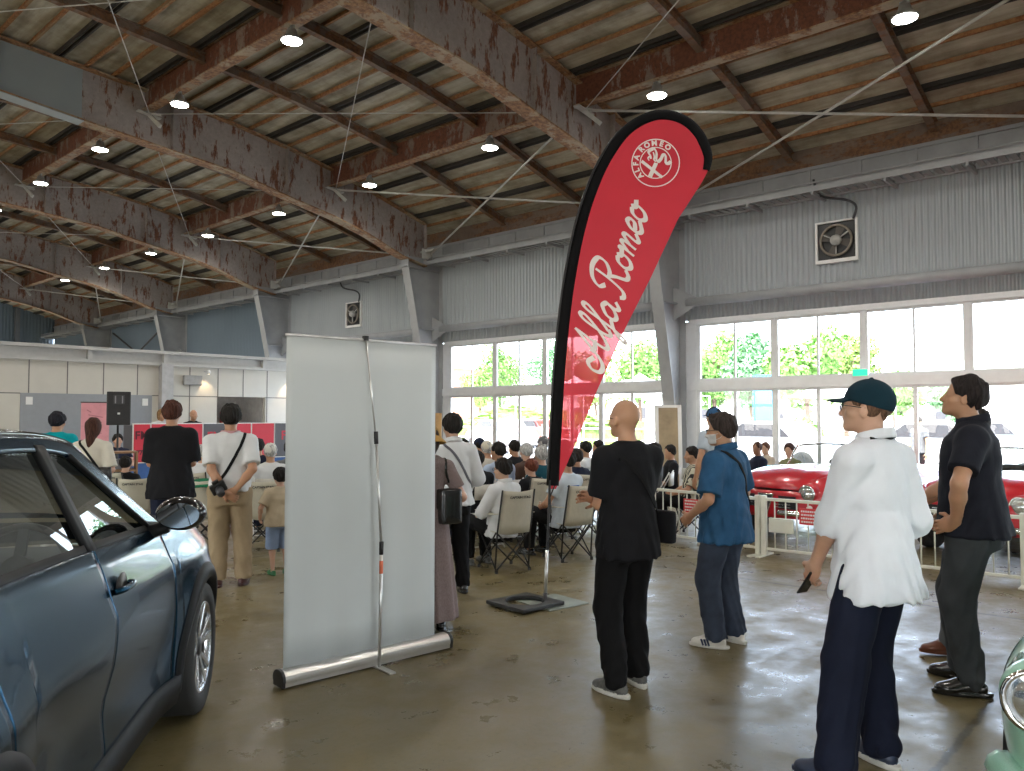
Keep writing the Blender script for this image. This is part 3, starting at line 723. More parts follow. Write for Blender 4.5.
    if pants:
        pw = pants.get('wide', 0); cuff = pants.get('cuff', .055); pk = pants.get('skirt')
        def f_pants(P):
            d = loft(P, Pv, R, [(-.16, .150*g + pw*.4, .118*g, -.005), (-.04, .172*g, .130*g, -.008), (.06, .158*g, .120*g, 0), (.12, .150*g, .113*g, 0)], 2.3)
            if pk:
                z = P[:, 2]; top = Pv[2] + .1; t = np.clip((top - z)/(top - pk[0]), 0, 1); q = np.sqrt((P[:, 0]/(.16 + (pk[1] - .16)*t))**2 + ((P[:, 1])/(.13 + (pk[1]*.85 - .13)*t))**2)
                an = np.arctan2(P[:, 1], P[:, 0]); e = (q - 1)*(.14 + (pk[1]-.14)*t) + .010*t*np.sin(an*16 + 3*np.sin(an*3)); return smax(smin(d, smax(e, np.maximum(pk[0] - z, z - top), .005), .02), P[:, 2]*0 + (pk[0] - z), .004)
            for i in (0, 1):
                h_, k, a = leg[i]; aa = a + np.array([0, -.0, 0]); e = cap(P, h_, k, .096*g**.6 + pw*.6, .074 + pw*.9); e = smin(e, cap(P, k, aa, .074 + pw*.9, .060 + pw*.9), .03)
                d = smin(d, e, .035)
            zz = P[:, 2]; d = d + crease(P, .0032, 1.0, H*7) * (1 + 1.6*np.clip((.42 - zz)/.35, 0, 1)) 
            for i in (0, 1):
                pass
            ck = cuff - zz if not sit else np.minimum(cuff + .03 - zz, 9)
            return smax(d, ck, .008)
        lo2, hi2 = bx([q for l in leg for q in l] + [Pv, TP(0, 0, .12)], .17 + (pk[1]*.6 if pk else 0)); lo2[2] = .0; hi2[2] = TP(0, 0, .16)[2] + .05
        child_mesh('skirt' if pk else 'trousers', [(f_pants, lo2, hi2, res, 0)], pants['mat'], pants.get('lab')); fp = f_pants
    # shirt
    fs = None
    if shirt:
        hem = shirt.get('hem', -.10); lo_ = shirt.get('loose', .022); slv = shirt.get('sleeve', .5); sr = shirt.get('sr', .020); flare = shirt.get('flare', .02)
        def f_shirt(P):
            sts = [(hem, .168*g + lo_ + flare, .126*g + lo_ + flare*.6, -.006), (0, .160*g + lo_ + flare*.4, .122*g + lo_, -.004), (.12, .150*g + lo_, .112*g + lo_, .0), (.22, .145*g + lo_, .108*g + lo_*.8, .008*g), (.34, .158*g + lo_*.8, .115*g + lo_*.6, .004), (.43, .166*g + .012, .110*g + .010, 0), (.49, .128 + .012, .083 + .010, -.005), (.535, .070 + .006, .064 + .006, -.012)]
            d = loft(P, Pv, R, sts, 2.25, .012)
            for i in (0, 1):
                a, e, w_ = arm[i]; d = smin(d, cap(P, TP((.05 if i else -.05), -.012, .472), a, .058, .066*g**.5), .05)
                if slv > 0:
                    if slv <= 1:
                        b = a + (e - a)*slv; c = smax(cap(P, a, e, .052*g**.5 + sr*.8, .050 + sr), (P - b.astype(F32)) @ ((e - a)/np.linalg.norm(e - a)).astype(F32), .004)
                    else:
                        t = slv - 1; b = e + (w_ - e)*t; c = cap(P, a, e, .052*g**.5 + sr*.8, .046 + sr); c2 = smax(cap(P, e, b + (w_ - e)*.2, .046 + sr, .040 + sr), (P - b.astype(F32)) @ ((w_ - e)/np.linalg.norm(w_ - e)).astype(F32), .004); c = smin(c, c2, .02)
                    d = smin(d, c, .028)
            d = smin(d, smax(cap(P, neck - Ru*.03, hl(0, -.02, -.06), .064, .060), ((P - neck.astype(F32)) @ R[:, 2]) - (.028 if shirt.get('collar') else .004), .004), .012)
            q = (P - Pv.astype(F32)) @ R
            return d + crease(P, shirt.get('fold', .0038), 1.0, H*3) * np.clip(.35 + (.42 - q[:, 2])*2.2, .3, 1.3)
        lo3, hi3 = bx([neck, TP(-.15, 0, hem), TP(.15, 0, hem)] + [q for a in arm for q in a[:(2 if slv <= 1 else 3)]], .17); lo3[:2] -= .09; hi3[:2] += .09; 
        fs = f_shirt; child_mesh('shirt', [(f_shirt, lo3, hi3, res, 0)], shirt['mat'], shirt.get('lab'))
        if shirt.get('collar'):
            def f_col(P):
                q = (P - neck.astype(F32)) @ R; r_ = np.sqrt((q[:, 0]/.078)**2 + ((q[:, 1] - .0)/.080)**2); t = q[:, 2] - .012 + .25*(q[:, 1])
                sl = r_ - 1 + (t)*2.5; d = np.abs(sl)*.07 - .006; return smax(smax(d, np.abs(t) - .024, .004), -(.075 - q[:, 1])*0 - 1, .004)
            a_, b_ = bx([neck], .13); child_mesh('collar', [(f_col, a_, b_, res*.6, 0)], shirt.get('colmat', shirt['mat']))
    if shirt is None: fs = f_torso
    # shoes
    if shoes:
        for i in (0, 1):
            def f_shoe(P, i=i):
                q = (P - leg[i][2].astype(F32)) @ tR[i]; d = f_foot(P, i, .006)
                sole = smax(smax(ell(q, (0, .045, -.078), (.050, .150, .10)), np.abs(q[:, 2] + .083) - .012, .003), -10+0*q[:, 0], .01)
                d = smin(d, sole, .004); hole = cap(q, (0, -.01, -.02), (0, -.01, .1), .038, .04); return smax(d, -hole, .006)
            c = leg[i][2]; a_, b_ = bx([c + tR[i][:, 1].astype(float)*.19, c - tR[i][:, 1].astype(float)*.11], .08); a_[2] = -.012
            o = child_mesh('shoe', [(lambda P, f=f_shoe: f(P), a_, b_, res*.6, 0)], [shoes['mat'], shoes.get('sole', shoes['mat'])], shoes.get('lab'))
            me = o.data; zl = .028*s
            for p in me.polygons:
                if p.center.z < zl: p.material_index = 1
            if shoes.get('stripes'):
                for k in range(3):
                    mb = MB(); M_ = tR[i]; cc = leg[i][2]; pts = [cc + M_ @ np.array((sx*.052, .035 + .022*k + dz*.35, -.075 + dz)) for sx in (-1,) for dz in (0, .045)]
                    pts2 = [cc + M_ @ np.array((.052, .035 + .022*k + dz*.35, -.075 + dz)) for dz in (0, .045)]
                    for pp in (pts, pts2): mb.bar(pp[0], pp[1], .008, .012)
                    child_mb('shoe_stripe', mb, shoes['stripes'])
    # hair or hat
    if hair:
        kind, hcol = hair[0], hair[1]; th = {'short': .014, 'crop': .006, 'full': .022, 'bob': .02, 'long': .018, 'fringe': .012}.get(kind, .014)
        sd_ = H*11
        def f_hair(P):
            q = (P - hc.astype(F32)) @ HR / hs; x, y, z = q[:, 0], q[:, 1], q[:, 2]
            d = ell(q, (0, -.014, .030), (.074 + th, .094 + th, .090 + th*1.15))
            if kind in ('bob', 'long'):
                d = smin(d, ell(q, (0, -.035, -.05), (.078, .062, .09)), .04)
                if kind == 'long': d = smin(d, ell(q, (0, -.085, -.13), (.055, .04, .14)), .04)
                d = d + .003*np.sin(90*x + 20*z + sd_) ; d = smax(d, y - .045 - .5*np.maximum(z - .02, 0), .01)
                return d*hs
            d = d + .0035*np.sin(70*x + 30*z + sd_ + 3*np.sin(40*y)) + .003*np.sin(60*y + 50*z) + (.004*np.sin(120*x + 3*np.sin(60*y)) if kind != 'crop' else 0)
            if kind == 'fringe': return smax(d, np.maximum(y - .02 + 9*0, z - .045), .01)*hs
            d = smax(d, y - .062 - .45*np.maximum(z - .045, -.06), .010)      # hairline
            d = smax(d, -(z + .062 - .06*np.clip((y + .05)/.08, 0, 1) + .0*x), .008)   # nape to ear
            d = smax(d, -ell(q, (.0, .035, -.045), (.3, .042, .055)), .008)
            return d*hs
        a_, b_ = bx([hc], .15*hs); a_[2] -= .17 if kind == 'long' else .03
        child_mesh('hair', [(f_hair, a_, b_, max(.006, res*.6), 0)], hairmat('hair_%s' % '_'.join(str(int(c*1000)) for c in hcol), hcol))
    fig.__dict__.update(root=root, s=s, TP=TP, hl=hl, hc=hc, HR=HR, R=R, neck=neck, fs=fs, fp=fp, f_head=f_head, child_mesh=child_mesh, child_mb=child_mb, hs=hs, bx=bx, res=res, Rr=Rr, Rf=Rf, Ru=Ru)
    for e in extras: e(fig)
    return fig
def proj_to(f, p, out=.004, it=6):
    p = np.array(p, F32)
    for _ in range(it):
        Q = np.array([p, p + (.003, 0, 0), p + (0, .003, 0), p + (0, 0, .003)], F32); v = f(Q); gr = (v[1:] - v[0])/.003; n = np.linalg.norm(gr) + 1e-6; p = p - (gr/n*(v[0] - out)).astype(F32)*.9
    return p, gr/n
def strap(name, pts, mat, width=.03, both=None):
    "flat band laid over the shirt through torso points"
    def fn(F):
        P = catmull([Vector(F.TP(*p)) for p in pts], 7); L = []; Rr_ = []
        qs = [proj_to(F.fs, p) for p in P]
        for i, (q, n) in enumerate(qs):
            t = Vector(qs[min(i+1, len(qs)-1)][0]) - Vector(qs[max(i-1, 0)][0]); sd = t.cross(Vector(n)).normalized()*width/2; L.append(Vector(q) - sd); Rr_.append(Vector(q) + sd)
        mb = MB(); mb.grid([L, [ (a + b)/2 + Vector(n)*.002 for a, b, (q, n) in zip(L, Rr_, qs)], Rr_]); F.child_mb(name, mb, mat, solid=.003)
    return fn
def cap_hat(mat, brim=True, kind='cap', lab=None, back=0, bmat=None):
    def fn(F):
        def f(P):
            q = (P - F.hc.astype(F32)) @ F.HR / F.hs; z = q[:, 2]
            if kind == 'bucket':
                d = smax(ell(q, (0, -.012, .045), (.095, .112, .105)), .03 - z, .01); r_ = np.sqrt((q[:, 0]/1.0)**2 + ((q[:, 1]+.012)/1.12)**2); b = smax(np.abs(z - .04 + (r_ - .085)*1.0)*.75 - .006, np.maximum(r_ - .150, .07 - r_), .004); return smin(d, b, .01)*F.hs
            d = smax(ell(q, (0, -.014, .036), (.090, .110, .100)), (.018 + .22*q[:, 1]) - z, .008)
            if brim:
                b = ell(q, (0, .098, .030), (.072, .068, .10)); b = smax(b, np.abs(z - .040 + .18*(q[:, 1] - .08) + 3.2*q[:, 0]**2) - .0045, .003); d = smin(d, b, .006)
            d = smin(d, ell(q, (0, -.014, .137), (.009, .009, .006)), .002)
            return d*F.hs
        a_, b_ = F.bx([F.hc], .20*F.hs); F.child_mesh('hat' if kind == 'bucket' else 'cap', [(f, a_, b_, max(.005, F.res*.55), 0)], mat, lab)
    return fn
def glasses(mat):
    def fn(F):
        mb = MB(); 
        for sx in (-1, 1):
            mb.tube([F.hl(sx*.032 + .024*math.cos(t), .100, .004 + .017*math.sin(t)) for t in [2*PI*k/12 for k in range(12)]], .0022, 5, closed=True)
            mb.tube([F.hl(sx*.056, .098, .008), F.hl(sx*.078, .05, .006), F.hl(sx*.082, -.01, .002)], .0022, 5)
        mb.tube([F.hl(-.01, .102, .006), F.hl(.01, .102, .006)], .002, 5); F.child_mb('glasses', mb, mat, smooth=True)
    return fn
def facemask(mat):
    def fn(F):
        def f(P):
            q = (P - F.hc.astype(F32)) @ F.HR; d = F.f_head(P) - .006; return smax(smax(d, q[:, 2] + .022, .004), np.maximum(.035 - q[:, 1], -.095 - q[:, 2]), .004)
        a_, b_ = F.bx([F.hc], .14); F.child_mesh('face_mask', [(f, a_, b_, .006, 0)], mat)
        mb = MB()
        for sx in (-1, 1): mb.tube([F.hl(sx*.058, .05, -.03), F.hl(sx*.078, .0, -.012), F.hl(sx*.083, -.02, .012)], .0016, 4); mb.tube([F.hl(sx*.055, .045, -.07), F.hl(sx*.074, .0, -.05), F.hl(sx*.083, -.02, -.02)], .0016, 4)
        F.child_mb('mask_loop', mb, mat)
    return fn
def eyes(F):
    for sx in (-1, 1):
        mb = MB(); c = F.hl(sx*.031, .0815, .004); mb.lathe([(.0005, .0052), (.004, .0045), (.0055, .003), (.0058, 0)], (0, 0, 0), 10, Matrix.Translation(Vector(c)) @ Matrix(((F.HR[0,0], F.HR[0,2], F.HR[0,1]), (F.HR[1,0], F.HR[1,2], F.HR[1,1]), (F.HR[2,0], F.HR[2,2], F.HR[2,1]))).to_4x4())
        F.child_mb('eye', mb, M_BLACK, smooth=True)
def bag(name, at_, size, mat, rot=0, bev=.02, lab=None):
    "soft bag at a torso point"
    def fn(F):
        c = F.TP(*at_); mb = MB(); M = Matrix.Translation(Vector(c)) @ Matrix.Rotation(rot, 4, 'Z'); 
        mb.cbox((0, 0, 0), size, M); F.child_mb(name, mb, mat, lab, smooth=True, bevel=bev, subsurf=1)
    return fn
# ------------------------------------------------------------------ roll-up banner seen from behind
M_BANNER = plain('banner_back_vinyl', (.50, .53, .535), .45, var=.03, scale=1.5)
a, b = at(281, 683, 4.72), at(445, 640, 5.52); a.z = b.z = 0; ax = (b - a).normalized(); ang = math.atan2(ax.y, ax.x); WB = (b - a).length
r = empty('roll_up_banner', (a + b)/2, ang); tag(r, 'tall blank white roll-up banner seen from behind with silver base', 'banner stand')
h = WB/2
mb = MB(); rows = []
for i in range(25):
    u = -h + .012 + (2*h - .10)*i/24; rows.append([(u, .018*math.sin(i*1.1)*(.25 + .75*(1 - k/10)) * .35, .10 + 1.985*k/10 - .0) for k in range(11)])
mb.grid(rows); mb.build('banner_sheet', M_BANNER, r, smooth=True, solid=.0015)
mb = MB(); mb.tube([(-h + .005, 0, 2.088), (h - .085, 0, 2.088)], .009, 8); mb.build('top_rail', plain('rail_silver', (.6, .6, .6), .3, metal=.6), r, smooth=True)
M_SILV = plain('brushed_aluminium', (.62, .61, .59), .32, metal=.8, var=.05)
mb = MB(); pr = [(.065*math.cos(t), .055 + .052*math.sin(t)) for t in [rad(-25 + 230*k/14) for k in range(15)]] + [(-.058, .012), (.058, .012)]
mb.prism([(y, z) for y, z in pr], lambda y, z: (-h, y, z), lambda y, z: (h, y, z)); mb.build('base_cassette', M_SILV, r, smooth=False, bevel=.003)
for sx in (-1, 1):
    mb = MB(); mb.prism([(y*1.06, .055 + (z - .055)*1.06) for y, z in pr], lambda y, z: (sx*h, y, z), lambda y, z: (sx*(h + .022), y, z)); mb.build('end_cap', M_BLACK, r, bevel=.004)
mb = MB(); mb.box((.0, -.24, .0), (.045, .12, .012)); mb.build('foot', M_SILV, r, bevel=.003)
px_ = .02
mb = MB(); mb.tube([(px_, -.085, .01), (px_ , -.10, .75)], .011, 10); mb.tube([(px_, -.10, .75), (px_ - .025, -.07, 1.45)], .0085, 8); mb.tube([(px_ - .025, -.07, 1.45), (px_ - .07, -.012, 2.10)], .0065, 8); mb.build('support_pole', M_SILV, r, smooth=True)
for p, q in (((px_, -.099, .72), (px_, -.101, .80)), ((px_ - .024, -.071, 1.42), (px_ - .026, -.069, 1.50))):
    mb = MB(); mb.tube([p, q], .0145, 10); mb.build('pole_joint', M_BLACK, r, smooth=True)
mb = MB(); mb.tube([(px_, -.099, .60), (px_, -.1, .68)], .0125, 10); mb.build('pole_sticker', plain('orange_sticker', (.6, .14, .07), .5), r, smooth=True)
mb = MB(); mb.cbox((px_ - .07, -.006, 2.10), (.03, .03, .03)); mb.build('top_clip', M_BLACK, r)
# ------------------------------------------------------------------ teardrop flag
DF = 6.78
base = ground(545, DF); fx = Rt.copy(); fz = Vector((0, 0, 1))
def fl(px, py):
    p = at(px, py, DF) - base; return (p.dot(Rt), p.z)
r = empty('feather_flag', base, math.atan2(Rt.y, Rt.x)); tag(r, 'tall red teardrop flag with white script lettering and round emblem', 'flag')
pole_px = [(545, 600), (546.5, 560), (548.5, 520), (550, 480), (552.5, 430), (556, 370), (561, 318), (567, 275), (576, 230), (588, 190), (604, 155), (626, 127), (655, 113), (683, 117), (702, 134), (710, 156), (707, 172)]
C2 = catmull([(*fl(*p), 0) for p in pole_px], 8)
L2 = [(p.x, p.y) for p in C2]; i0 = next(i for i, p in enumerate(L2) if p[1] > fl(548.8, 490)[1])
sleeve = L2[i0:]; trail = [fl(*p) for p in ((700, 185), (678, 219), (651, 278), (624, 331), (597, 390), (573, 450), (556, 489))]
def wave(u, z): return .035*math.sin(2.1*z + 2.5*u) * min(1, max(0, (u - .0)*1.6)) 
M_FLAG = None
def m_flag():
    m, nt, b = new_mat('red_flag_cloth'); v = tc(nt); f = noise(nt, v, 2, 3)
    nt.links.new(ramp(nt, f, [(.3, (.50, .016, .035)), (.7, (.60, .024, .05))]), b.inputs['Base Color']); b.inputs['Roughness'].default_value = .55
    t = N(nt, 'ShaderNodeBsdfTranslucent'); t.inputs[0].default_value = (.75, .04, .06, 1); tp = N(nt, 'ShaderNodeBsdfTransparent'); tp.inputs[0].default_value = (1, .45, .5, 1)
    o = [n for n in nt.nodes if n.type == 'OUTPUT_MATERIAL'][0]; a_ = N(nt, 'ShaderNodeMixShader'); a_.inputs[0].default_value = .4; nt.links.new(b.outputs[0], a_.inputs[1]); nt.links.new(t.outputs[0], a_.inputs[2])
    c = N(nt, 'ShaderNodeMixShader'); c.inputs[0].default_value = .09; nt.links.new(a_.outputs[0], c.inputs[1]); nt.links.new(tp.outputs[0], c.inputs[2]); nt.links.new(c.outputs[0], o.inputs[0]); return m
# cloth as rows across: left edge follows the pole, right edge the trailing side
left = sleeve; peak = max(range(len(left)), key=lambda i: left[i][1])
zs = np.linspace(fl(0, 489)[1], left[peak][1] - .003, 90)
lz = [p[1] for p in left[:peak+1]]; lx = [p[0] for p in left[:peak+1]]
rr = left[peak:] + trail; rz = [p[1] for p in rr][::-1]; rx = [p[0] for p in rr][::-1]
rows = []
for z in zs:
    xl = np.interp(z, lz, lx); xr = max(np.interp(z, rz, rx), xl + .01); rows.append([(xl + (xr - xl)*k/24, wave(xl + (xr - xl)*k/24, z), z) for k in range(25)])
mb = MB(); mb.grid(rows); flag = mb.build('flag_cloth', m_flag(), r, smooth=True)
mb = MB(); n_ = len(sleeve); A_, B_ = [], []
for i, p in enumerate(sleeve):
    q0 = sleeve[max(i-1, 0)]; q1 = sleeve[min(i+1, n_-1)]; t = Vector((q1[0]-q0[0], q1[1]-q0[1])).normalized(); nrm = Vector((-t.y, t.x)); wd = .078 if i < n_ - 14 else .078 - .035*(i - n_ + 14)/14
    A_.append((p[0] + nrm.x*.014, p[1] + nrm.y*.014)); B_.append((p[0] - nrm.x*wd, p[1] - nrm.y*wd))
rows = []
for aa, bb in zip(A_, B_): rows.append([(aa[0] + (bb[0]-aa[0])*k/4, wave(aa[0] + (bb[0]-aa[0])*k/4, aa[1]*.5 + bb[1]*.5) + .016*math.sin(PI*k/4 + .01)*sg, aa[1] + (bb[1]-aa[1])*k/4) for sg, ks in ((1, range(5)), (-1, range(3, -1, -1))) for k in ks])
mb.grid([rw + [rw[0]] for rw in rows]); mb.build('pole_sleeve', plain('black_sleeve_cloth', (.008, .008, .009), .9, spec=.12), r, smooth=True)
mb = MB(); mb.tube([(p[0] - .02 if p[1] > .8 else p[0], 0, p[1]) for p in L2[i0::3]], .010, 8); mb.tube([(x_, 0, z_) for x_, z_ in L2[6:i0+2]], .011, 8); mb.build('upper_pole', M_BLACK, r, smooth=True)
mb = MB(); mb.tube([(L2[0][0], 0, .02), (L2[10][0], 0, L2[10][1])], .0145, 10); mb.build('lower_pole', M_SILV, r, smooth=True)
mb = MB(); mb.tube([(L2[i0][0] + .05, 0, L2[i0][1] + .02), (L2[i0][0], -.01, L2[i0][1] - .1), (L2[i0][0] + .012, 0, L2[i0][1] - .22)], .006, 6); mb.cbox((L2[i0][0], 0, L2[i0][1] - .2), (.03, .03, .07)); mb.build('tension_cord', M_BLACK, r)
mb = MB(); M_ = Matrix.Rotation(rad(38), 4, 'Z'); mb.box((-.14, -.22, 0), (.30, .22, .012), M_); mb.build('ground_plate', plain('grey_green_plate', (.27, .30, .27), .45, metal=.3), r, bevel=.003)
mb = MB(); mb.lathe([(.03, .012), (.03, .03), (.017, .04), (.017, .10)], n=14); mb.build('pole_socket', M_DARK, r, smooth=True)
# square weight with a round hole
wt = empty('flag_weight', ground(525, 6.72), math.atan2(Rt.y, Rt.x) + rad(42)); tag(wt, 'black square flag weight with round hole on the plate', 'flag weight')
mb = MB(); n = 48; ri = .165; ho = .235; ins = []; out = []
for k in range(n):
    t = 2*PI*k/n; c, s_ = math.cos(t), math.sin(t); m_ = ho/max(abs(c), abs(s_)); ins.append((ri*c, ri*s_)); out.append((m_*c, m_*s_))
vs = [(x, y, z) for z in (.014, .05) for x, y in ins] + [(x, y, z) for z in (.014, .045) for x, y in out]
fs = []
for k in range(n):
    j = (k+1) % n; fs += [(k, j, n+j, n+k), (2*n+k, 3*n+k, 3*n+j, 2*n+j), (n+k, n+j, 3*n+j, 3*n+k), (k, 2*n+k, 2*n+j, j)]
mb.add(vs, fs); mb.build('weight_body', M_BLACK, wt, bevel=.006)
# lettering and emblem on both faces of the cloth
M_PRINT = plain('white_flag_print', (.85, .78, .76), .5, var=.02)
def ribbon2(pts, wmin, wmax, nib=rad(-45)):
    P = catmull([(x, y, 0) for x, y in pts], 8); L, R_ = [], []; m = len(P)
    for i, p in enumerate(P):
        t = (P[min(i+1, m-1)] - P[max(i-1, 0)]); t.normalize(); nn = Vector((-t.y, t.x, 0)); ang = math.atan2(t.y, t.x)
        wv = (wmin + (wmax - wmin)*abs(math.sin(ang - nib))**1.5)/2; L.append(p + nn*wv); R_.append(p - nn*wv)
    return L, R_
GL = {'A': (.98, [[(.30, .30), (.10, .42), (-.02, .28), (.02, .06), (.16, -.02), (.34, .10), (.52, .5), (.70, .98), (.72, 1.0), (.70, .55), (.70, .12), (.78, 0), (.92, .14)], [(.40, .40), (.56, .36), (.74, .42)]]),
      'l': (.26, [[(-.06, .14), (.10, .45), (.24, .86), (.20, 1.02), (.10, .86), (.08, .25), (.14, .02), (.26, .12)]]),
      'f': (.30, [[(-.04, .12), (.12, .45), (.28, .86), (.24, 1.02), (.14, .86), (.10, .1), (.04, -.36), (-.04, -.44), (-.06, -.32), (.10, -.02), (.30, .14)]]),
      'a': (.50, [[(.34, .40), (.20, .47), (.04, .30), (.03, .08), (.13, 0), (.28, .14), (.36, .44)], [(.36, .44), (.33, .10), (.40, 0), (.52, .14)]]),
      'R': (.86, [[(.36, .96), (.34, .5), (.26, .06), (.12, -.04), (.04, .06)], [(.12, .56), (-.02, .74), (.10, .98), (.40, 1.08), (.68, .98), (.70, .74), (.54, .56), (.36, .52)], [(.40, .54), (.50, .34), (.60, .04), (.72, 0), (.84, .12)]]),
      'o': (.42, [[(.22, .46), (.07, .38), (.02, .16), (.12, 0), (.27, .08), (.33, .30), (.24, .46), (.28, .36), (.46, .40)]]),
      'm': (.66, [[(-.04, .34), (.04, .46), (.08, .36), (.05, 0)], [(.07, .2), (.20, .45), (.27, .38), (.24, 0)], [(.26, .2), (.40, .45), (.48, .38), (.44, .08), (.50, 0), (.64, .14)]]),
      'e': (.36, [[(.04, .18), (.22, .26), (.26, .40), (.16, .47), (.04, .32), (.03, .10), (.14, 0), (.36, .14)]])}
def script(word, size, shear=.32):
    out = []; x = 0
    for ch in word:
        if ch == ' ': x += .16; continue
        wd, st_ = GL[ch]
        for s_ in st_: out.append([((x + u + v*shear)*size, v*size) for u, v in s_])
        x += wd
    return out, x*size
def on_flag(u, v, off): return Vector((u, wave(u, v) + off, v))
p0, p1 = fl(600, 374), fl(649, 206); dv = Vector((p1[0]-p0[0], p1[1]-p0[1])); Lw = dv.length; dv.normalize(); up2 = Vector((-dv.y, dv.x))
_, w1 = script('Alfa Romeo', 1.0); sz = Lw/(w1 + .1)*1.0; strokes, _ = script('Alfa Romeo', sz)
for side in (-1, 1):
    mb = MB()
    for k_, st_ in enumerate(strokes):
        L, R_ = ribbon2(st_, .018, .050, rad(65)); f2 = lambda p: on_flag(p0[0] + dv.x*p.x + up2.x*p.y, p0[1] + dv.y*p.x + up2.y*p.y, side*(.004 + .0003*k_)); mb.grid([[f2(p) for p in L], [f2(p) for p in R_]])
    mb.build('script_lettering', M_PRINT, r)
ec = fl(655, 164); er = abs(fl(679, 164)[0] - ec[0]); er *= 1.0
tilt = math.atan2(dv.y, dv.x) - rad(90)   # emblem leans with the flag
for side in (-1, 1):
    mb = MB(); rot = Matrix.Rotation(rad(-16), 2)
    def E(x, y, k=0):
        v_ = rot @ Vector((x, y)); return on_flag(ec[0] + v_.x*er, ec[1] + v_.y*er, side*(.0045 + k*.0004))
    def ring(r0, r1):
        n = 48; mb.add([E(q*math.cos(2*PI*k/n), q*math.sin(2*PI*k/n)) for q in (r0, r1) for k in range(n)], [(k, (k+1) % n, n + (k+1) % n, n+k) for k in range(n)])
    ring(.955, 1.0); ring(.62, .66)
    mb.grid([[E(-.56, -.02, 1), E(.46, -.46, 1)], [E(-.60, -.14, 1), E(.40, -.56, 1)]]); mb.grid([[E(-.06, -.0, 2), E(-.16, -.60, 2)], [E(.10, .0, 2), E(.02, -.62, 2)]])
    for st_, w0, w1_ in (([(-.36, .46), (-.22, .54), (-.08, .40), (-.02, .16), (.08, .08), (.16, .20), (.20, .38), (.30, .40), (.36, .24), (.40, .10), (.52, .12), (.58, .22)], .07, .15), ([(-.36, .46), (-.40, .32), (-.30, .24), (-.24, .1)], .06, .14), ([(-.30, .22), (-.36, .10), (-.28, .02)], .04, .07), ([(-.22, .40), (-.12, .22), (-.10, .10), (.0, .05)], .05, .1)):
        L, R_ = ribbon2(st_, w0, w1_); mb.grid([[E(p.x, p.y, 3) for p in L], [E(p.x, p.y, 3) for p in R_]])
    mb.build('round_emblem', M_PRINT, r)
    s_txt = 'ALFA ROMEO'; a0 = 236; 
    for i_, ch in enumerate(s_txt):
        if ch == ' ': continue
        th = rad((236, 217, 198, 179, 0, 152, 132, 110, 89, 68)[i_]); me = text_mesh('emblem_letter', ch, .30*er, M_PRINT, ext=.0004, bold=.003)
        v_ = rot @ Vector((math.cos(th), math.sin(th))); c = on_flag(ec[0] + v_.x*er*.81, ec[1] + v_.y*er*.81, side*.005); aa = th - PI/2 + rad(-16)
        if side < 0: M4 = frame_matrix(c, (math.cos(aa), 0, math.sin(aa)), (-math.sin(aa), 0, math.cos(aa)))
        else: M4 = frame_matrix(c, (-math.cos(aa), 0, -math.sin(aa)), (-math.sin(aa), 0, math.cos(aa)))
        put_mesh('emblem_letter', me, r, M4)
# ------------------------------------------------------------------ folding camp chairs
M_CAMP = cloth('camp_chair_canvas', (.50, .47, .38), .06); M_TUBE = plain('black_chair_tube', (.02, .02, .02), .4, metal=.3)
M_BEIGE = plain('beige_chair_back', (.45, .43, .38), .5); M_TXT = plain('dark_print', (.03, .03, .035), .6)
def make_camp_chair():
    r = empty('camping_chair'); W, D = .18, .20
    mb = MB(); rows = [[(-W + 2*W*k/8, -D - .02 - .10*(z - .40)/.45 - .045*math.sin(PI*k/8), z + (.015*abs(k - 4)/4 if z > .8 else 0)) for k in range(9)] for z in (.40, .5, .6, .7, .79, .83)]
    mb.grid(rows); mb.build('backrest', M_CAMP, r, smooth=True, solid=.006)
    mb = MB(); rows = [[(-W + 2*W*k/8, -D + 2*D*j/6, .41 - .05*math.sin(PI*k/8)*math.sin(PI*(j + 1)/8)) for k in range(9)] for j in range(7)]; mb.grid(rows); mb.build('seat', M_CAMP, r, smooth=True, solid=.006)
    for sx in (-1, 1):
        mb = MB(); mb.tube([(sx*(W + .015), -D + .02, .05), (sx*(W + .01), -D - .02, .42), (sx*(W + .005), -D - .125, .85)], .010, 6); mb.build('back_post', M_TUBE, r, smooth=True)
        mb = MB(); mb.grid([[(sx*(W + .015 + dx), y, .60 - .012*math.sin(PI*(y + D)/(2*D)) + (y > 0)*.0) for y in (-D - .05, -D/2, 0, D/2, D + .03)] for dx in (-.025, .035)]); mb.build('armrest', M_CAMP, r, solid=.006)
        mb = MB(); mb.tube([(sx*(W + .015), D + .01, .42), (sx*(W + .015), D + .01, .60)], .009, 6); mb.build('arm_post', M_TUBE, r, smooth=True)
        for a, b in (((sx*(W + .015), -D, .03), (sx*(W + .015), D, .41)), ((sx*(W + .015), D, .03), (sx*(W + .015), -D, .41))):
            mb = MB(); mb.tube([a, b], .009, 6); mb.build('leg', M_TUBE, r, smooth=True)
    for y in (-D, D):
        for sx in (-1, 1):
            mb = MB(); mb.tube([(sx*(W + .01), y, .03), (-sx*W, y, .40)], .009, 6); mb.build('leg', M_TUBE, r, smooth=True)
            mb = MB(); mb.lathe([(.018, 0), (.018, .03), (.012, .035)], (sx*(W + .012), y, 0), 8); mb.build('foot', M_BLACK, r)
    me = text_mesh('chair_lettering', 'CAPTAIN STAG', .034, M_TXT, ext=.0005, bold=.0012); put_mesh('chair_lettering', me, r, frame_matrix((0, -D - .162, .775), (1, 0, 0), (0, -.2, 1)))
    return r
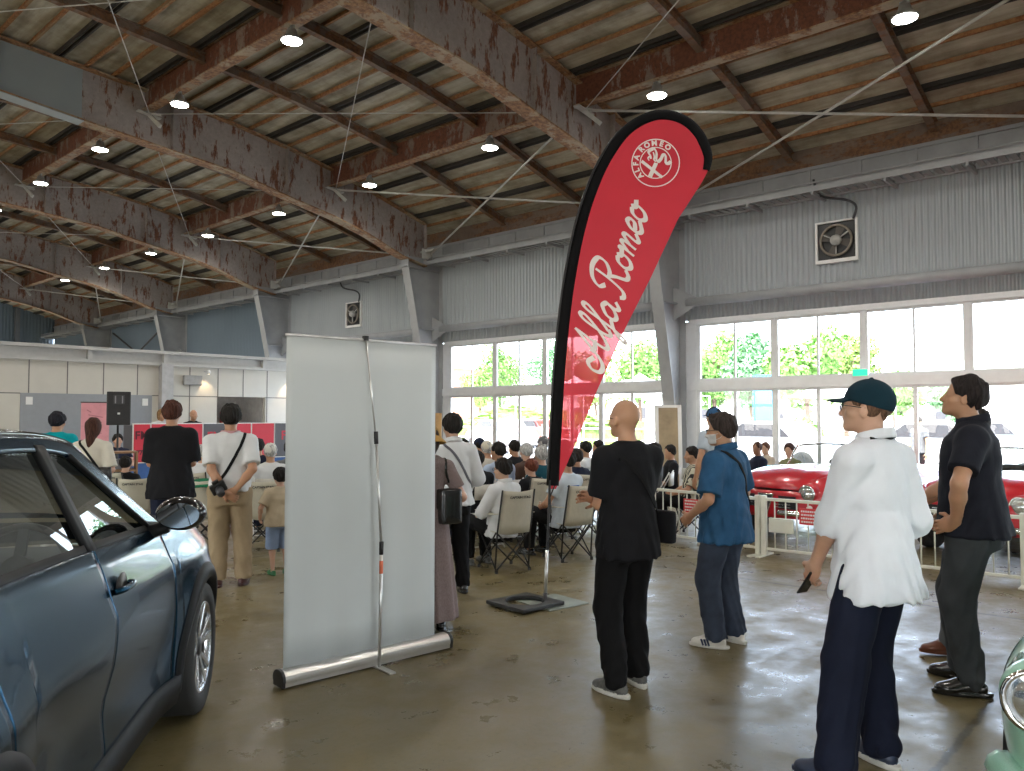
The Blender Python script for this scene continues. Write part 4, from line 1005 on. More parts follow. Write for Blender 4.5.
def make_steel_chair():
    r = empty('folding_chair'); W = .21
    mb = MB(); mb.grid([[(-W + 2*W*k/6, -.22 - .03*math.sin(PI*k/6) - .05*(z - .6), z) for k in range(7)] for z in (.60, .68, .78)]); mb.build('backrest', M_BEIGE, r, smooth=True, solid=.012)
    mb = MB(); mb.box((-W, -.18, .40), (W, .20, .43)); mb.build('seat', M_BEIGE, r, bevel=.012)
    for sx in (-1, 1):
        for a, b in (((sx*(W + .012), -.23, .80), (sx*(W + .012), .22, .01)), ((sx*(W + .012), .16, .42), (sx*(W + .012), -.25, .01))):
            mb = MB(); mb.tube([a, b], .010, 6); mb.build('leg', M_SILV, r, smooth=True)
    for y, z in ((.2, .05), (-.235, .05)):
        mb = MB(); mb.tube([(-W - .012, y, z), (W + .012, y, z)], .008, 6); mb.build('stretcher', M_SILV, r, smooth=True)
    return r
_c1 = _c2 = None
def chair(px, d, az, label, kind='camp', off=(0, 0)):
    global _c1, _c2
    if kind == 'camp':
        o = make_camp_chair() if _c1 is None else copy_tree(_c1); _c1 = _c1 or o
    else:
        o = make_steel_chair() if _c2 is None else copy_tree(_c2); _c2 = _c2 or o
    p = ground(px, d); o.location = p; o.rotation_euler = (0, 0, -az)
    tag(o, label, 'chair', 'canvas camping chairs of the audience' if kind == 'camp' else 'beige folding chairs of the audience'); return p
# ------------------------------------------------------------------ low white fence with red notices
M_FEN = plain('cream_fence_paint', (.66, .65, .56), .4, var=.05); M_RED = plain('red_notice', (.60, .035, .04), .5, var=.04)
def fence(pa, pb, label, nb, endpost=True):
    L = (pb - pa).length; r = empty('low_fence', pa, math.atan2(pb.y - pa.y, pb.x - pa.x)); tag(r, label, 'fence', 'low cream fence around the classic cars')
    mb = MB(); mb.box((0, -.018, .63), (L, .018, .665)); mb.build('top_rail', M_FEN, r, bevel=.006); mb = MB(); mb.box((0, -.015, .07), (L, .015, .10)); mb.build('bottom_rail', M_FEN, r, bevel=.005)
    for k in range(1, nb):
        mb = MB(); mb.tube([(L*k/nb, 0, .10), (L*k/nb, 0, .63)], .008, 6); mb.build('bar', M_FEN, r, smooth=True)
    for u in (0, L):
        mb = MB(); mb.box((u - .03, -.03, 0), (u + .03, .03, .69)); mb.build('post', M_FEN, r, bevel=.008)
        mb = MB(); mb.box((u - .03, -.2, 0), (u + .03, .2, .02)); mb.build('foot', M_FEN, r, bevel=.005)
    return r
def notice(fr, u, label, wd=.26, hh=.17):
    o = empty('notice_board', fr.matrix_basis @ Vector((u, -.03, .40)), fr.rotation_euler.z); tag(o, label, 'sign', 'red notices hung on the fence')
    mb = MB(); mb.box((0, -.004, 0), (wd, .004, hh)); mb.build('panel', M_RED, o)
    for k in range(4):   # lines of small unreadable print
        mb = MB(); x = .02
        rs_ = random.Random(k)
        while x < wd - .04:
            l_ = rs_.uniform(.012, .022); mb.box((x, -.0055, .022 + k*.038), (x + l_, -.0045, .040 + k*.038)); x += l_ + .008
        mb.build('print_line', M_WHITE, o)
F0, F1, F2 = ground(640, 10.5), ground(757, 9.15), ground(1021, 7.45)
f1 = fence(F0, F1, 'low cream fence section behind the blue-shirted man', 14); f2 = fence(F1 + (F2 - F1).normalized()*.07, F2, 'low cream fence section in front of the red convertible', 20)
f3 = fence(F2 + (F2 - F1).normalized()*.08, F2 + (F2 - F1).normalized()*2.6, 'low cream fence section beginning at the right edge', 20)
notice(f1, .73, 'red notice on the fence just left of the blue-shirted man'); notice(f2, .42, 'red notice on the fence in front of the red convertible', .30, .18)
mb = MB(); mb.box((.06, -.02, .28), (.34, .02, .44)); mb.build('blank_plate', M_FEN, f2, bevel=.005)
# ------------------------------------------------------------------ stage counter, loudspeaker, poster, table
M_FMR = plain('counter_red', (.55, .02, .045), .5, var=.04); M_FMG = plain('counter_charcoal', (.085, .085, .10), .5, var=.05); M_FMB = plain('counter_side_print', (.10, .01, .02), .6)
YC = 17.0; CX0 = 7.05
CTR = empty('stage_counter', (CX0, YC, 0)); tag(CTR, 'long stage counter of red and charcoal printed panels behind the audience', 'counter')
def unit(x, w_, mat, word, tm, label, side=False):
    r = empty('printed_panel', (x - CX0, 0, .62)); r.parent = CTR; r['label'] = label
    mb = MB(); mb.box((.012, 0, .0), (w_ - .012, .05, .80)); mb.build('print_face', mat, r); mb = MB(); mb.box((0, .005, -.02), (w_, .055, .82)); mb.build('frame', M_WHITE, r)
    if word:
        for k, (t_, sz_, zz) in enumerate(word):
            me = text_mesh('panel_lettering', t_, sz_, tm, ext=.001, bold=.006); put_mesh('panel_lettering', me, r, frame_matrix((w_/2, -.003, zz), (1, 0, 0), (0, 0, 1)))
unit(CX0, .36, M_FMR, [('FM', .24, .56), ('77.6', .13, .2)], M_FMB, 'narrow red end panel with dark lettering, leftmost of the stage counter')
x = CX0 + .37
seq = [('r', 1.15), ('g', .55), ('r', .62), ('r', .6), ('g', .72), ('r', .9), ('g', .7), ('r', .9)]
for k, (c_, w_) in enumerate(seq):
    unit(x, w_, M_FMR if c_ == 'r' else M_FMG, [('FM', .30, .5)] if k in (1, 4, 6) else None, M_FMR, ['red counter panel just right of the narrow lettered end panel', 'charcoal counter panel half hidden by the black-shirted man', 'red counter panel between the two standing men, left of the white seam', 'red counter panel just right of the white seam', 'charcoal counter panel with red letters by the khaki-trousered man', 'red counter panel right of the charcoal lettered one', 'charcoal counter panel hidden behind the roll-up banner', 'last red counter panel behind the roll-up banner'][k]); x += w_ + .01
CX1 = x
mb = MB(); mb.box((CX0 - .02, YC + .02, 0), (CX1, YC + .5, .60)); tag(mb.build('stage_platform', plain('blue_skirt_cloth', (.03, .09, .26), .7), bevel=.01), 'platform skirted in blue cloth under the red counter', 'platform')
mb = MB(); mb.box((0, .06, .6), (CX1 - CX0, .5, 1.40)); mb.build('desk', M_FMG, CTR, bevel=.005)
p = ground(118, 13.8); az = camdir(-.5, .87)
r = empty('loudspeaker', (p.x, p.y, 1.44), -az); tag(r, 'black loudspeaker raised on a stand before the grey door', 'loudspeaker')
mb = MB(); mb.prism([(-.19, -.16), (.19, -.16), (.14, .18), (-.14, .18)], lambda u, v: (u, v, 0), lambda u, v: (u, v, .58)); mb.build('cabinet', M_BLACK, r, bevel=.015)
mb = MB(); mb.box((-.17, -.175, .03), (.17, -.162, .55)); mb.build('grille', plain('grille_black', (.02, .02, .022), .7), r, bevel=.004)
mb = MB(); mb.box((-.09, -.185, .36), (.09, -.176, .52)); mb.build('horn', M_DARK, r, bevel=.01); mb = MB(); mb.cbox((0, -.182, .20), (.04, .008, .03)); mb.build('badge', M_WHITE, r)
for sx in (-1, 1):
    mb = MB(); mb.cbox((sx*.055, -.186, .44), (.02, .004, .13)); mb.build('horn_edge', plain('speaker_grey', (.2, .2, .22), .5), r)
r = empty('speaker_stand', (p.x, p.y, 0)); tag(r, 'thin black tripod stand carrying the loudspeaker', 'stand'); mb = MB(); mb.tube([(0, 0, .3), (0, 0, 1.44)], .018, 8); mb.build('pole', M_BLACK, r, smooth=True)
for k in range(3):
    t = 2*PI*k/3; mb = MB(); mb.tube([(0, 0, .75), (.4*math.cos(t), .4*math.sin(t), .012)], .012, 6); mb.build('leg', M_BLACK, r, smooth=True)
q0, q1 = at(83, 449, 15.8), at(106, 449, 15.8)
r = empty('pink_banner', ((q0 + q1)/2).xy.to_3d(), -camdir(-.5, .87)); tag(r, 'pale pink roll-up poster with faint print before the grey door', 'poster')
mb = MB(); mb.box((-.25, -.003, .1), (.25, .003, 1.86)); mb.build('sheet', plain('pale_pink_print', (.62, .27, .31), .5, var=.08), r); mb = MB(); mb.tube([(-.26, 0, 1.87), (.26, 0, 1.87)], .012, 6); mb.build('top_rail', M_DARK, r); mb = MB(); mb.box((-.28, -.08, 0), (.28, .08, .09)); mb.build('base', M_SILV, r, bevel=.01)
for (u, v, l_) in ((-.15, 1.72, .08), (-.12, 1.62, .26), (-.08, 1.52, .2), (-.1, 1.3, .22)):
    mb = MB(); mb.bar((u, -.005, v), (u + l_, -.005, v - .05), .004, .018); mb.build('print_stroke', plain('pink_stroke', (.4, .16, .2), .5), r)
p = ground(117, 13.2); r = empty('equipment_rack', (p.x, p.y, 0), -camdir(-.5, .87)); tag(r, 'small brown wooden rack of equipment beneath the loudspeaker', 'rack')
MW = plain('rack_wood', (.25, .14, .07), .6)
for zz in (.0, .35, .68, .98):
    mb = MB(); mb.box((-.3, -.2, zz), (.3, .2, zz + .03)); mb.build('shelf', MW, r, bevel=.003)
for sx in (-1, 1):
    mb = MB(); mb.box((sx*.3 - .015, -.2, 0), (sx*.3 + .015, .2, 1.0)); mb.build('side_panel', MW, r)
for zz, hh in ((.04, .22), (.39, .2), (.72, .16)):
    mb = MB(); mb.box((-.24, -.17, zz), (.22, .15, zz + hh)); o = mb.build('mixer', plain('mixer_grey', (.12, .12, .13), .4), bevel=.01); o.matrix_world = r.matrix_basis.copy(); o.matrix_world = Matrix.Translation((p.x, p.y, 0)) @ Matrix.Rotation(-camdir(-.5, .87), 4, 'Z'); tag(o, {.04: 'grey equipment box on the lowest shelf of the brown rack', .39: 'grey equipment box on the middle shelf of the brown rack', .72: 'grey equipment box on the top shelf of the brown rack'}[zz], 'equipment', 'boxes in the brown rack')
# low table with blue cloth next to it, framed board on the column, brown board
def board(px, py0, py1, px1, d, label, name, m1, m2, lean=.12):
    a_, b_ = at(px, py1, d), at(px1, py1, d); hgt = at(px, py0, d).z; wd = (b_ - a_).length; r = empty(name, (a_.x, a_.y, 0), math.atan2(b_.y - a_.y, b_.x - a_.x)); tag(r, label, 'board')
    mb = MB(); T = .05
    def B_(x0, z0, x1, z1, y=.0, t=.02, nm='frame', m=m1):
        mb = MB(); mb.add([(xx, y + lean*zz/hgt + s_, zz) for s_ in (-t, t) for xx, zz in ((x0, z0), (x1, z0), (x1, z1), (x0, z1))], [(0,1,2,3), (7,6,5,4), (0,4,5,1), (1,5,6,2), (2,6,7,3), (3,7,4,0)]); mb.build(nm, m, r, bevel=.003)
    B_(0, 0, T*1.4, hgt); B_(wd - T*1.4, 0, wd, hgt); B_(0, hgt - T, wd, hgt); B_(0, .1, wd, .1 + T); B_(T, .1, wd - T, hgt - T*.5, .0, .008, 'panel', m2)
    return r
M_PLY = plain('brown_plywood', (.34, .26, .16), .6, var=.25, scale=3)
board(656, 405, 470, 683, 14.6, 'white-framed board with brown panel leaning at the steel column', 'framed_board', M_WHITE, M_PLY)
board(425, 413, 470, 441, 17.5, 'orange-brown wooden board standing behind the man in white', 'wooden_board', plain('orange_wood', (.42, .25, .10), .6), plain('orange_wood2', (.38, .23, .1), .6, var=.2))
# ------------------------------------------------------------------ cars
def carpaint(name, col, flake=0, coat=1.0, rough=.28, metal=.0):
    m, nt, b = new_mat(name); v = tc(nt); f = noise(nt, v, 900, 1); lo = tuple(c*.8 for c in col); hi = tuple(min(1, c*1.25) for c in col)
    nt.links.new(ramp(nt, f, [(.4, lo), (.6, hi)]), b.inputs['Base Color']); b.inputs['Roughness'].default_value = rough; b.inputs['Metallic'].default_value = metal
    b.inputs['Coat Weight'].default_value = coat; b.inputs['Coat Roughness'].default_value = .03; return m
M_TYRE = plain('tyre_rubber', (.018, .018, .018), .75); M_CHROME = plain('chrome', (.75, .75, .75), .12, metal=1, var=.02); M_TRIM = plain('black_trim_plastic', (.010, .010, .011), .55, var=.15, scale=40, spec=.2)
M_CGLASS = glass('car_glass', (.72, .78, .76), .15); M_SEATB = plain('black_seat', (.02, .02, .022), .6); M_RIM = plain('machined_rim', (.55, .56, .57), .25, metal=.9); M_MIRR = plain('mirror_glass', (.75, .8, .85), .03, metal=1, var=0)
M_HLGLASS = plain('headlamp_glass', (.75, .78, .78), .12, metal=.85, var=.1, scale=60)
def tab(T):
    T = sorted(T); X = [a for a, _ in T]; Y = [b for _, b in T]; return lambda x: float(np.interp(x, X, Y))
def smt(T):
    T = sorted(T); P = catmull([(a, b, 0) for a, b in T], 8); X = [p.x for p in P]; Y = [p.y for p in P]; return lambda x: float(np.interp(x, X, Y))
def wheel(parent, x, y, R, w_, style):
    sgn = 1 if y > 0 else -1
    r = empty('wheel', (x, y, R)); r.parent = parent; MX = Matrix.Rotation(-PI/2*sgn, 4, 'X')   # local +z points outwards
    mb = MB(); mb.lathe([(R*.66, -w_/2), (R*.93, -w_/2), (R, -w_*.38), (R, w_*.38), (R*.95, w_*.48), (R*.80, w_/2), (R*.70, w_*.46), (R*.68, w_*.3)], n=48, M=MX); mb.build('tyre', M_TYRE, r, smooth=True, auto=1)
    mb = MB(); mb.lathe([(.001, -w_*.1), (R*.66, -w_*.1), (R*.68, w_*.36), (R*.70, w_*.45), (R*.665, w_*.46), (R*.64, w_*.30), (R*.6, w_*.0), (.001, .0)], n=48, M=MX); mb.build('rim', M_RIM if style == 'alloy' else M_CHROME if style == 'wire' else M_RIM, r, smooth=True)
    if style == 'alloy':
        mb = MB(); mb.lathe([(.001, .012), (R*.62, .012), (R*.62, .0)], n=40, M=MX); mb.build('rim_backing', M_BLACK, r)
        for k in range(5):
            for dd in (-.16, .16):
                t = 2*PI*k/5 + .3; a_ = Vector((math.cos(t + dd*.6)*R*.12, math.sin(t + dd*.6)*R*.12, w_*.32)); b_ = Vector((math.cos(t + dd*1.5)*R*.66, math.sin(t + dd*1.5)*R*.66, w_*.42)); mb = MB(); mb.bar(MX @ a_, MX @ b_, R*.09, .018, up=tuple(MX @ Vector((0, 0, 1)))); mb.build('spoke', M_RIM, r, bevel=.004)
            mb = MB(); t = 2*PI*k/5 + .3; mb.prism([(math.cos(t + q)*R*rr_, math.sin(t + q)*R*rr_) for q, rr_ in ((-.12, .25), (-.26, .64), (.26, .64), (.12, .25))], lambda u, v: MX @ Vector((u, v, w_*.30)), lambda u, v: MX @ Vector((u, v, w_*.34))); mb.build('spoke_inlay', M_BLACK, r)
        mb = MB(); mb.lathe([(.001, w_*.30), (R*.16, w_*.30), (R*.15, w_*.38), (.001, w_*.39)], n=20, M=MX); mb.build('hub_cap', M_BLACK, r, smooth=True)
    else:
        mb = MB(); mb.lathe([(.001, w_*.05), (R*.55, w_*.08), (R*.5, w_*.25), (R*.3, w_*.42), (R*.12, w_*.5), (.001, w_*.52)], n=30, M=MX); mb.build('hub_cap', M_CHROME, r, smooth=True)
    return r
def car(name, label, origin, heading, c):
    """local x forward, y left; heading = compass azimuth the car points to; origin = ground point midway between the front wheels"""
    root = empty(name, origin, PI/2 - heading); tag(root, label, 'car')
    W, ZT, SILL, R, AR, WB, XN, XT = c['W'], c['ZT'], c['sill'], c['R'], c['arch'], c['WB'], c['nose'], c['tail']
    zm = c.get('zm', .6); at_, al, pt_ = c.get('atop', .08), c.get('alow', .06), c.get('ptop', 2.5); flare = c.get('flare', .03)
    def zb(x):
        z = SILL if XT + .25 < x < XN - .25 else SILL + .10*min(1, (.25 - min(XN - x, x - XT))/.25)
        for xa in (0, -WB):
            if abs(x - xa) < AR: z = max(z, R + math.sqrt(AR*AR - (x - xa)**2))
        return z
    def yy(x, z):
        w_ = W(x); t = ZT(x); f = 0
        if z < zm: k = 1 - al*((zm - z)/(zm - SILL + .01))**2
        else: k = 1 - at_*min(1, (z - zm)/max(t - zm, .05))**pt_
        for xa in (0, -WB):
            q = math.hypot((x - xa), (z - R)*1.15); f = max(f, flare*math.exp(-((q - AR)/(AR*.42))**2) if q > AR else flare)
        s = c.get('crease'); 
        if s:
            f += s[0]*math.exp(-((z - s[1](x))/.05)**2)
        s = c.get('scoop')
        if s: f -= s[0]*math.exp(-((z - s[1](x))/s[2])**2)*math.exp(-((x + WB*.52)/.85)**4)
        return w_*k + f*max(0, min(1, (W(x) - .2)*3))
    xs = set(np.round(np.linspace(XT, XN, 90), 3)) | {round(xa + AR*math.cos(t), 4) for xa in (0, -WB) for t in np.linspace(0, PI, 31)}
    for sp in c['splits']: xs.add(sp)
    xs = sorted(xs); M = 14
    names = c['parts']
    for sg in (-1, 1):
        bounds = [XT] + sorted(c['splits']) + [XN]
        for pi_ in range(len(bounds) - 1):
            seg = [x for x in xs if bounds[pi_] - 1e-6 <= x <= bounds[pi_+1] + 1e-6]; rows = []
            for x in seg:
                xg = x + (.0014 if x == bounds[pi_] and pi_ else 0) - (.0014 if x == bounds[pi_+1] and pi_ < len(bounds) - 2 else 0)
                z0, z1 = zb(x), ZT(x); rows.append([(xg, sg*(yy(x, z0) - .035), z0 + .0)] + [(xg, sg*yy(x, z0 + (z1 - z0)*j/M), z0 + (z1 - z0)*j/M) for j in range(M + 1)] + [(xg, sg*(yy(x, z1) - .02), z1 + .010)])
            mb = MB(); mb.grid(rows, flip=sg > 0); mb.build(names[pi_], c['paint'], root, smooth=True, solid=.002, recalc=False)
    # inner dark tub closes the body behind the seams
    mb = MB(); mb.grid([[(x, s_*(yy(x, min(max(zb(x), .5), ZT(x))) - .10), z_) for s_, z_ in ((-1, .95*min(ZT(x), zm + .1)), (-1, SILL + .05), (1, SILL + .05), (1, .95*min(ZT(x), zm + .1)))] for x in np.linspace(-WB + AR + .04, -AR - .04, 12)]); mb.build('floor_pan', M_BLACK, root)
    # nose and tail faces
    for nm, xe, sgx in (('front_panel', XN, 1), ('rear_panel', XT, -1)):
        z0, z1 = zb(xe), ZT(xe); rows = []
        for j in range(9):
            z = z0 + (z1 - z0)*j/8; y_ = yy(xe, z); rows.append([(xe + sgx*(c.get('bow', .06)*(1 - (k/5 - 1)**2) - .03*((z - z0)/(z1 - z0) - .5)**2*0), y_*(k/5 - 1), z) for k in range(11)])
        mb = MB(); mb.grid(rows); mb.build(nm, c['paint'], root, smooth=True, solid=.003)
    # bonnet and boot lid
    for nm, x0, x1, cr in (('bonnet', c['cowl'], XN, c.get('crown', .07)), ('boot_lid', XT, c['boot'], c.get('crownb', .05))):
        rows = []
        for x in np.linspace(x0, x1, 22):
            y_ = yy(x, ZT(x)) - .02; z_ = ZT(x) + .010; tt = min(1, max(0, (XN - x)/.3 if nm == 'bonnet' else (x - XT)/.2)); rows.append([(x + c.get('bow', .06)*(1 - tt)*(1 - u*u)*(1 if nm == 'bonnet' else -1), y_*u, z_ + cr*(tt*.8 + .2)*(1 - abs(u)**c.get('cpow', 2.4)) + c.get('ridge', 0)*math.exp(-((abs(u) - .72)/.12)**2)*tt) for u in np.linspace(-1, 1, 25)])
        mb = MB(); mb.grid(rows); mb.build(nm, c['paint'], root, smooth=True, solid=.003)
    y_ = c.get('track', yy(0, R) )
    for xa in (0, -WB):
        for sg in (-1, 1):
            wheel(root, xa, sg*(W(xa) + flare - c['tw']/2 - .008), R, c['tw'], c['wheel'])
            mb = MB(); mb.grid([[(xa + (AR + .0)*math.cos(t), sg*q, R + (AR + .0)*math.sin(t)) for q in (W(xa) - .02, W(xa) - .32)] for t in np.linspace(-.1, PI + .1, 20)]); mb.build('wheel_well', M_BLACK, root, smooth=True)
            if c.get('clad'):
                rows = []
                for t in np.linspace(-.30, PI + .30, 44):
                    rr_ = []
                    for rad_, off in ((AR - .028, -.03), (AR - .028, .012), (AR + .01, .018), (AR + c['clad'], .012), (AR + c['clad'] + .004, -.004)):
                        x = xa + rad_*math.cos(t)*(1.0); z = R + rad_*math.sin(t); z = max(z, SILL - .01); rr_.append((x, sg*(yy(x, z) + off), z))
                    rows.append(rr_)
                mb = MB(); mb.grid(rows); mb.build('arch_cladding', M_TRIM, root, smooth=True)
    if c.get('clad'):
        for sg in (-1, 1):
            mb = MB(); mb.grid([[(x, sg*(yy(x, z) + o_), z) for z, o_ in ((SILL - .05, -.05), (SILL - .05, .02), (SILL + .03, .022), (SILL + c.get('sillh', .12), .016), (SILL + c.get('sillh', .12) + .004, -.002))] for x in np.linspace(-WB + AR + .02, -AR - .02, 30)]); mb.build('sill_cladding', M_TRIM, root, smooth=True)
    return root, yy, zb
# ---- the blue compact in the foreground
PB = carpaint('deep_blue_paint', (.005, .042, .085), metal=.9, coat=.22, rough=.22)
WBq = 2.56
cfgB = dict(W=smt([(-3.42, .66), (-3.25, .76), (-2.9, .84), (-2.56, .865), (-2.0, .845), (-1.3, .838), (-.6, .842), (0, .868), (.35, .845), (.6, .77), (.74, .70)]),
            ZT=smt([(-3.42, .98), (-3.2, 1.10), (-2.8, 1.14), (-2.2, 1.12), (-1.4, 1.09), (-.6, 1.055), (-.2, 1.03), (.2, .985), (.5, .91), (.74, .78)]), sill=.24, R=.345, arch=.40, WB=WBq, nose=.74, tail=-3.42, zm=.70, atop=.105, ptop=2.0, alow=.055, flare=.032, crown=.05, ridge=.02,
            splits=[-2.36, -1.38, -.50], parts=['rear_quarter', 'rear_door', 'front_door', 'front_fender'], paint=PB, cowl=-.30, boot=-3.2, tw=.225, wheel='alloy', clad=.05, sillh=.09, bow=.10, crease=(.012, lambda x: .86 + .02*x), scoop=(.040, lambda x: .50 - .05*(x + 1.3), .14))
cB = ground(210, 4.36); hB = camdir(-.180, .984); fwd = Vector((math.sin(hB), math.cos(hB), 0)); lft = Vector((-fwd.y, fwd.x, 0))
carB, yyB, zbB = car('blue_car', 'dark blue compact car with black roof, only its right side showing', cB + lft*.90, hB, cfgB)
ZR = smt([(-3.0, 1.30), (-2.8, 1.42), (-2.3, 1.515), (-1.8, 1.535), (-1.35, 1.52), (-1.05, 1.475)])
XA0, SL = -.36, .60     # foot of the windscreen pillar and its slope
def roofz(x): return min(ZR(x) if x < -1.05 else ZR(-1.05), cfgB['ZT'](XA0) + (XA0 - x)*SL) if x > -2.95 else ZR(x)
def gy(x, z): return yyB(x, cfgB['ZT'](x)) - .02 - (z - cfgB['ZT'](x))*.42 - .02*max(0, (z - 1.40))
def wtop(x):
    z = min(roofz(x) - .062, cfgB['ZT'](XA0) + (XA0 - .16 - x)*SL)
    if x < -2.2: z = min(z, 1.44 - (-2.2 - x)*.45)
    return z
for sg in (-1, 1):
    mb = MB(); L = []
    gx_ = sorted(set(np.round(np.linspace(-3.0, XA0, 70), 3)) | {-1.36, -1.47, -2.62})
    up_, lo_, bp = [], [], []
    for x in gx_:
        zbelt = cfgB['ZT'](x) + .008; zr = max(roofz(x), zbelt + .001); zt_ = min(max(wtop(x), zbelt + .02), zr); 
        if x < -2.62: zt_ = zbelt + .02
        up_.append([(x, sg*gy(x, z), z) for z in np.linspace(zt_, zr, 5)]); lo_.append([(x, sg*(gy(x, z) + .004), z) for z in (zbelt - .02, zbelt + .022)])
    mb.grid(up_); mb.build('roof_rail', PB, carB, smooth=True, solid=.02)
    mb = MB(); mb.grid(lo_); mb.build('belt_moulding', M_TRIM, carB, smooth=True, solid=.012)
    for a_, b_, nm in ((-1.41, -1.32, 'door_pillar'), (-2.66, -2.50, 'door_pillar')):
        mb = MB(); mb.grid([[(x + .04*(1.4 - z)*0 - (z - 1.1)*.16, sg*(gy(x, z) + .003), z) for z in np.linspace(1.08, min(wtop(x) + .03, 1.5), 8)] for x in np.linspace(a_, b_, 4)]); mb.build(nm, M_TRIM, carB, smooth=True, solid=.02)
    mb = MB(); mb.tube([(x, sg*(gy(x, z) + .012), z) for x, z in [(XA0 - .16 - (z_ - cfgB['ZT'](XA0))/SL*1.0, z_) for z_ in np.linspace(1.06, 1.44, 14)]], .012, 6); mb.build('window_seal', M_TRIM, carB, smooth=True)
    for a_, b_, nm in ((-1.36, -.56, 'front_window'), (-2.58, -1.40, 'rear_window')):
        mb = MB(); mb.grid([[(x, sg*(gy(x, z) - .008), z) for z in np.linspace(cfgB['ZT'](x), max(wtop(x) + .01, cfgB['ZT'](x) + .005), 6)] for x in np.linspace(a_, b_, 16)]); mb.build(nm, M_CGLASS, carB, smooth=True)
    # mirror
    mr = empty('mirror', (-.60, sg*.885, 1.135)); mr.parent = carB
    def fm(P):
        q = P*np.array([1, 1, 1], F32); return smax(ell(q, (.02, 0, 0), (.075, .115, .080)), -(q[:, 0] + .045), .012)
    o = bpy.data.objects.new('mirror_housing', net_mesh('mirror_housing', [(fm, (-.12, -.2, -.15), (.15, .2, .15), .009, 0)], [plain('gloss_black', (.01, .01, .012), .15, coat=.6)])); COL.objects.link(o); o.parent = mr
    mb = MB(); mb.prism([(.094*math.cos(t), .060*math.sin(t)*(1 if math.sin(t) < 0 else .95)) for t in np.linspace(0, 2*PI, 28)[:-1]], lambda u, v: (-.049, u, v), lambda u, v: (-.046, u, v)); mb.build('mirror_glass', M_MIRR, mr, smooth=False)
    mb = MB(); mb.tube([(.02, -sg*.17, -.095), (.02, -sg*.06, -.06)], [.035, .03], 10); mb.build('mirror_foot', M_TRIM, mr, smooth=True)
    # handle with its recess
    hd = empty('door_handle', (-1.24, sg*(yyB(-1.24, .93) + .004), .93)); hd.parent = carB
    mb = MB(); mb.lathe([(.001, -.006), (.05, -.004), (.058, .001)], n=20, M=Matrix.Diagonal((1.25, 1, 1, 1)) @ Matrix.Rotation(PI/2*-sg, 4, 'X')); mb.build('handle_cup', M_BLACK, hd, smooth=True)
    mb = MB(); mb.tube(catmull([(-.10, sg*.004, 0), (-.07, sg*.030, .004), (0, sg*.036, .006), (.06, sg*.028, .004), (.085, sg*.006, 0)], 5), .013, 8); mb.build('handle_grip', PB, hd, smooth=True)
    mb = MB(); mb.lathe([(.001, 0), (.008, 0), (.008, .004), (.001, .005)], n=10, M=Matrix.Translation((-.06, sg*.036, .004)) @ Matrix.Rotation(-PI/2*sg, 4, 'X')); mb.build('lock_button', M_CHROME, hd)
# roof, screens
rows = []
for x in np.linspace(-3.0, -1.02, 34):
    z = roofz(x); y_ = gy(x, z) + .004; rows.append([(x, y_*u, z + .004 + .045*(1 - u*u)) for u in np.linspace(-1, 1, 21)])
mb = MB(); mb.grid(rows); mb.build('roof', plain('gloss_black_roof', (.008, .008, .010), .12, coat=.8), carB, smooth=True, solid=.02)
rows = []
for t in np.linspace(0, 1, 12):
    x = XA0 + .0 - (.66)*t; z = roofz(min(x, XA0 - 1e-4)); y_ = gy(x, z) - .005; rows.append([(x + .16*(1 - u*u)*(1 - .7*t), y_*u, z + .02) for u in np.linspace(-1, 1, 15)])
mb = MB(); mb.grid(rows); mb.build('windscreen', M_CGLASS, carB, smooth=True)
rows = []
for t in np.linspace(0, 1, 8):
    x = -3.0 - .28*t; z = 1.33 - .24*t; rows.append([(x - .06*(1 - u*u), (.60 + .08*t)*u, z) for u in np.linspace(-1, 1, 11)])
mb = MB(); mb.grid(rows); mb.build('rear_screen', M_CGLASS, carB, smooth=True)
# cabin
mb = MB(); mb.box((-.95, -.70, .70), (-.45, .70, .985)); mb.build('dashboard', M_SEATB, carB, bevel=.06, smooth=True)
for x in (-1.55, -2.45):
    for y_ in (-.36, .36):
        st_ = empty('seat', (x, y_, .32)); st_.parent = carB
        mb = MB(); mb.box((-.12, -.24, 0), (.42, .24, .28)); mb.build('seat_cushion', M_SEATB, st_, bevel=.07, smooth=True)
        mb = MB(); mb.box((-.16, -.23, 0), (.0, .23, .68), Matrix.Translation((0, 0, .22)) @ Matrix.Rotation(rad(-16), 4, 'Y')); mb.build('seat_back', M_SEATB, st_, bevel=.06, smooth=True)
        mb = MB(); mb.box((-.12, -.13, .0), (-.02, .13, .18), Matrix.Translation((-.22, 0, .92)) @ Matrix.Rotation(rad(-10), 4, 'Y')); mb.build('headrest', M_SEATB, st_, bevel=.04, smooth=True)
sw = empty('steering_wheel', (-1.05, -.36, .97)); sw.parent = carB; sw.rotation_euler = (0, rad(-68), 0)
mb = MB(); mb.tube([(.185*math.cos(t), .185*math.sin(t), 0) for t in np.linspace(0, 2*PI, 29)[:-1]], .016, 8, closed=True); mb.build('steering_rim', M_BLACK, sw, smooth=True)
mb = MB(); mb.lathe([(.001, -.02), (.07, -.02), (.06, .02), (.001, .025)], n=18)
for t in (0, PI, -PI/2): mb.bar((0, 0, 0), (.18*math.cos(t), .18*math.sin(t), 0), .04, .02)
mb.build('steering_hub', M_SEATB, sw)
mb = MB(); mb.prism([(.62, .40), (.70, .55), (.70, .78), (.0, .0)][:3], lambda u, v: (u, .0, v), lambda u, v: (u, .01, v))
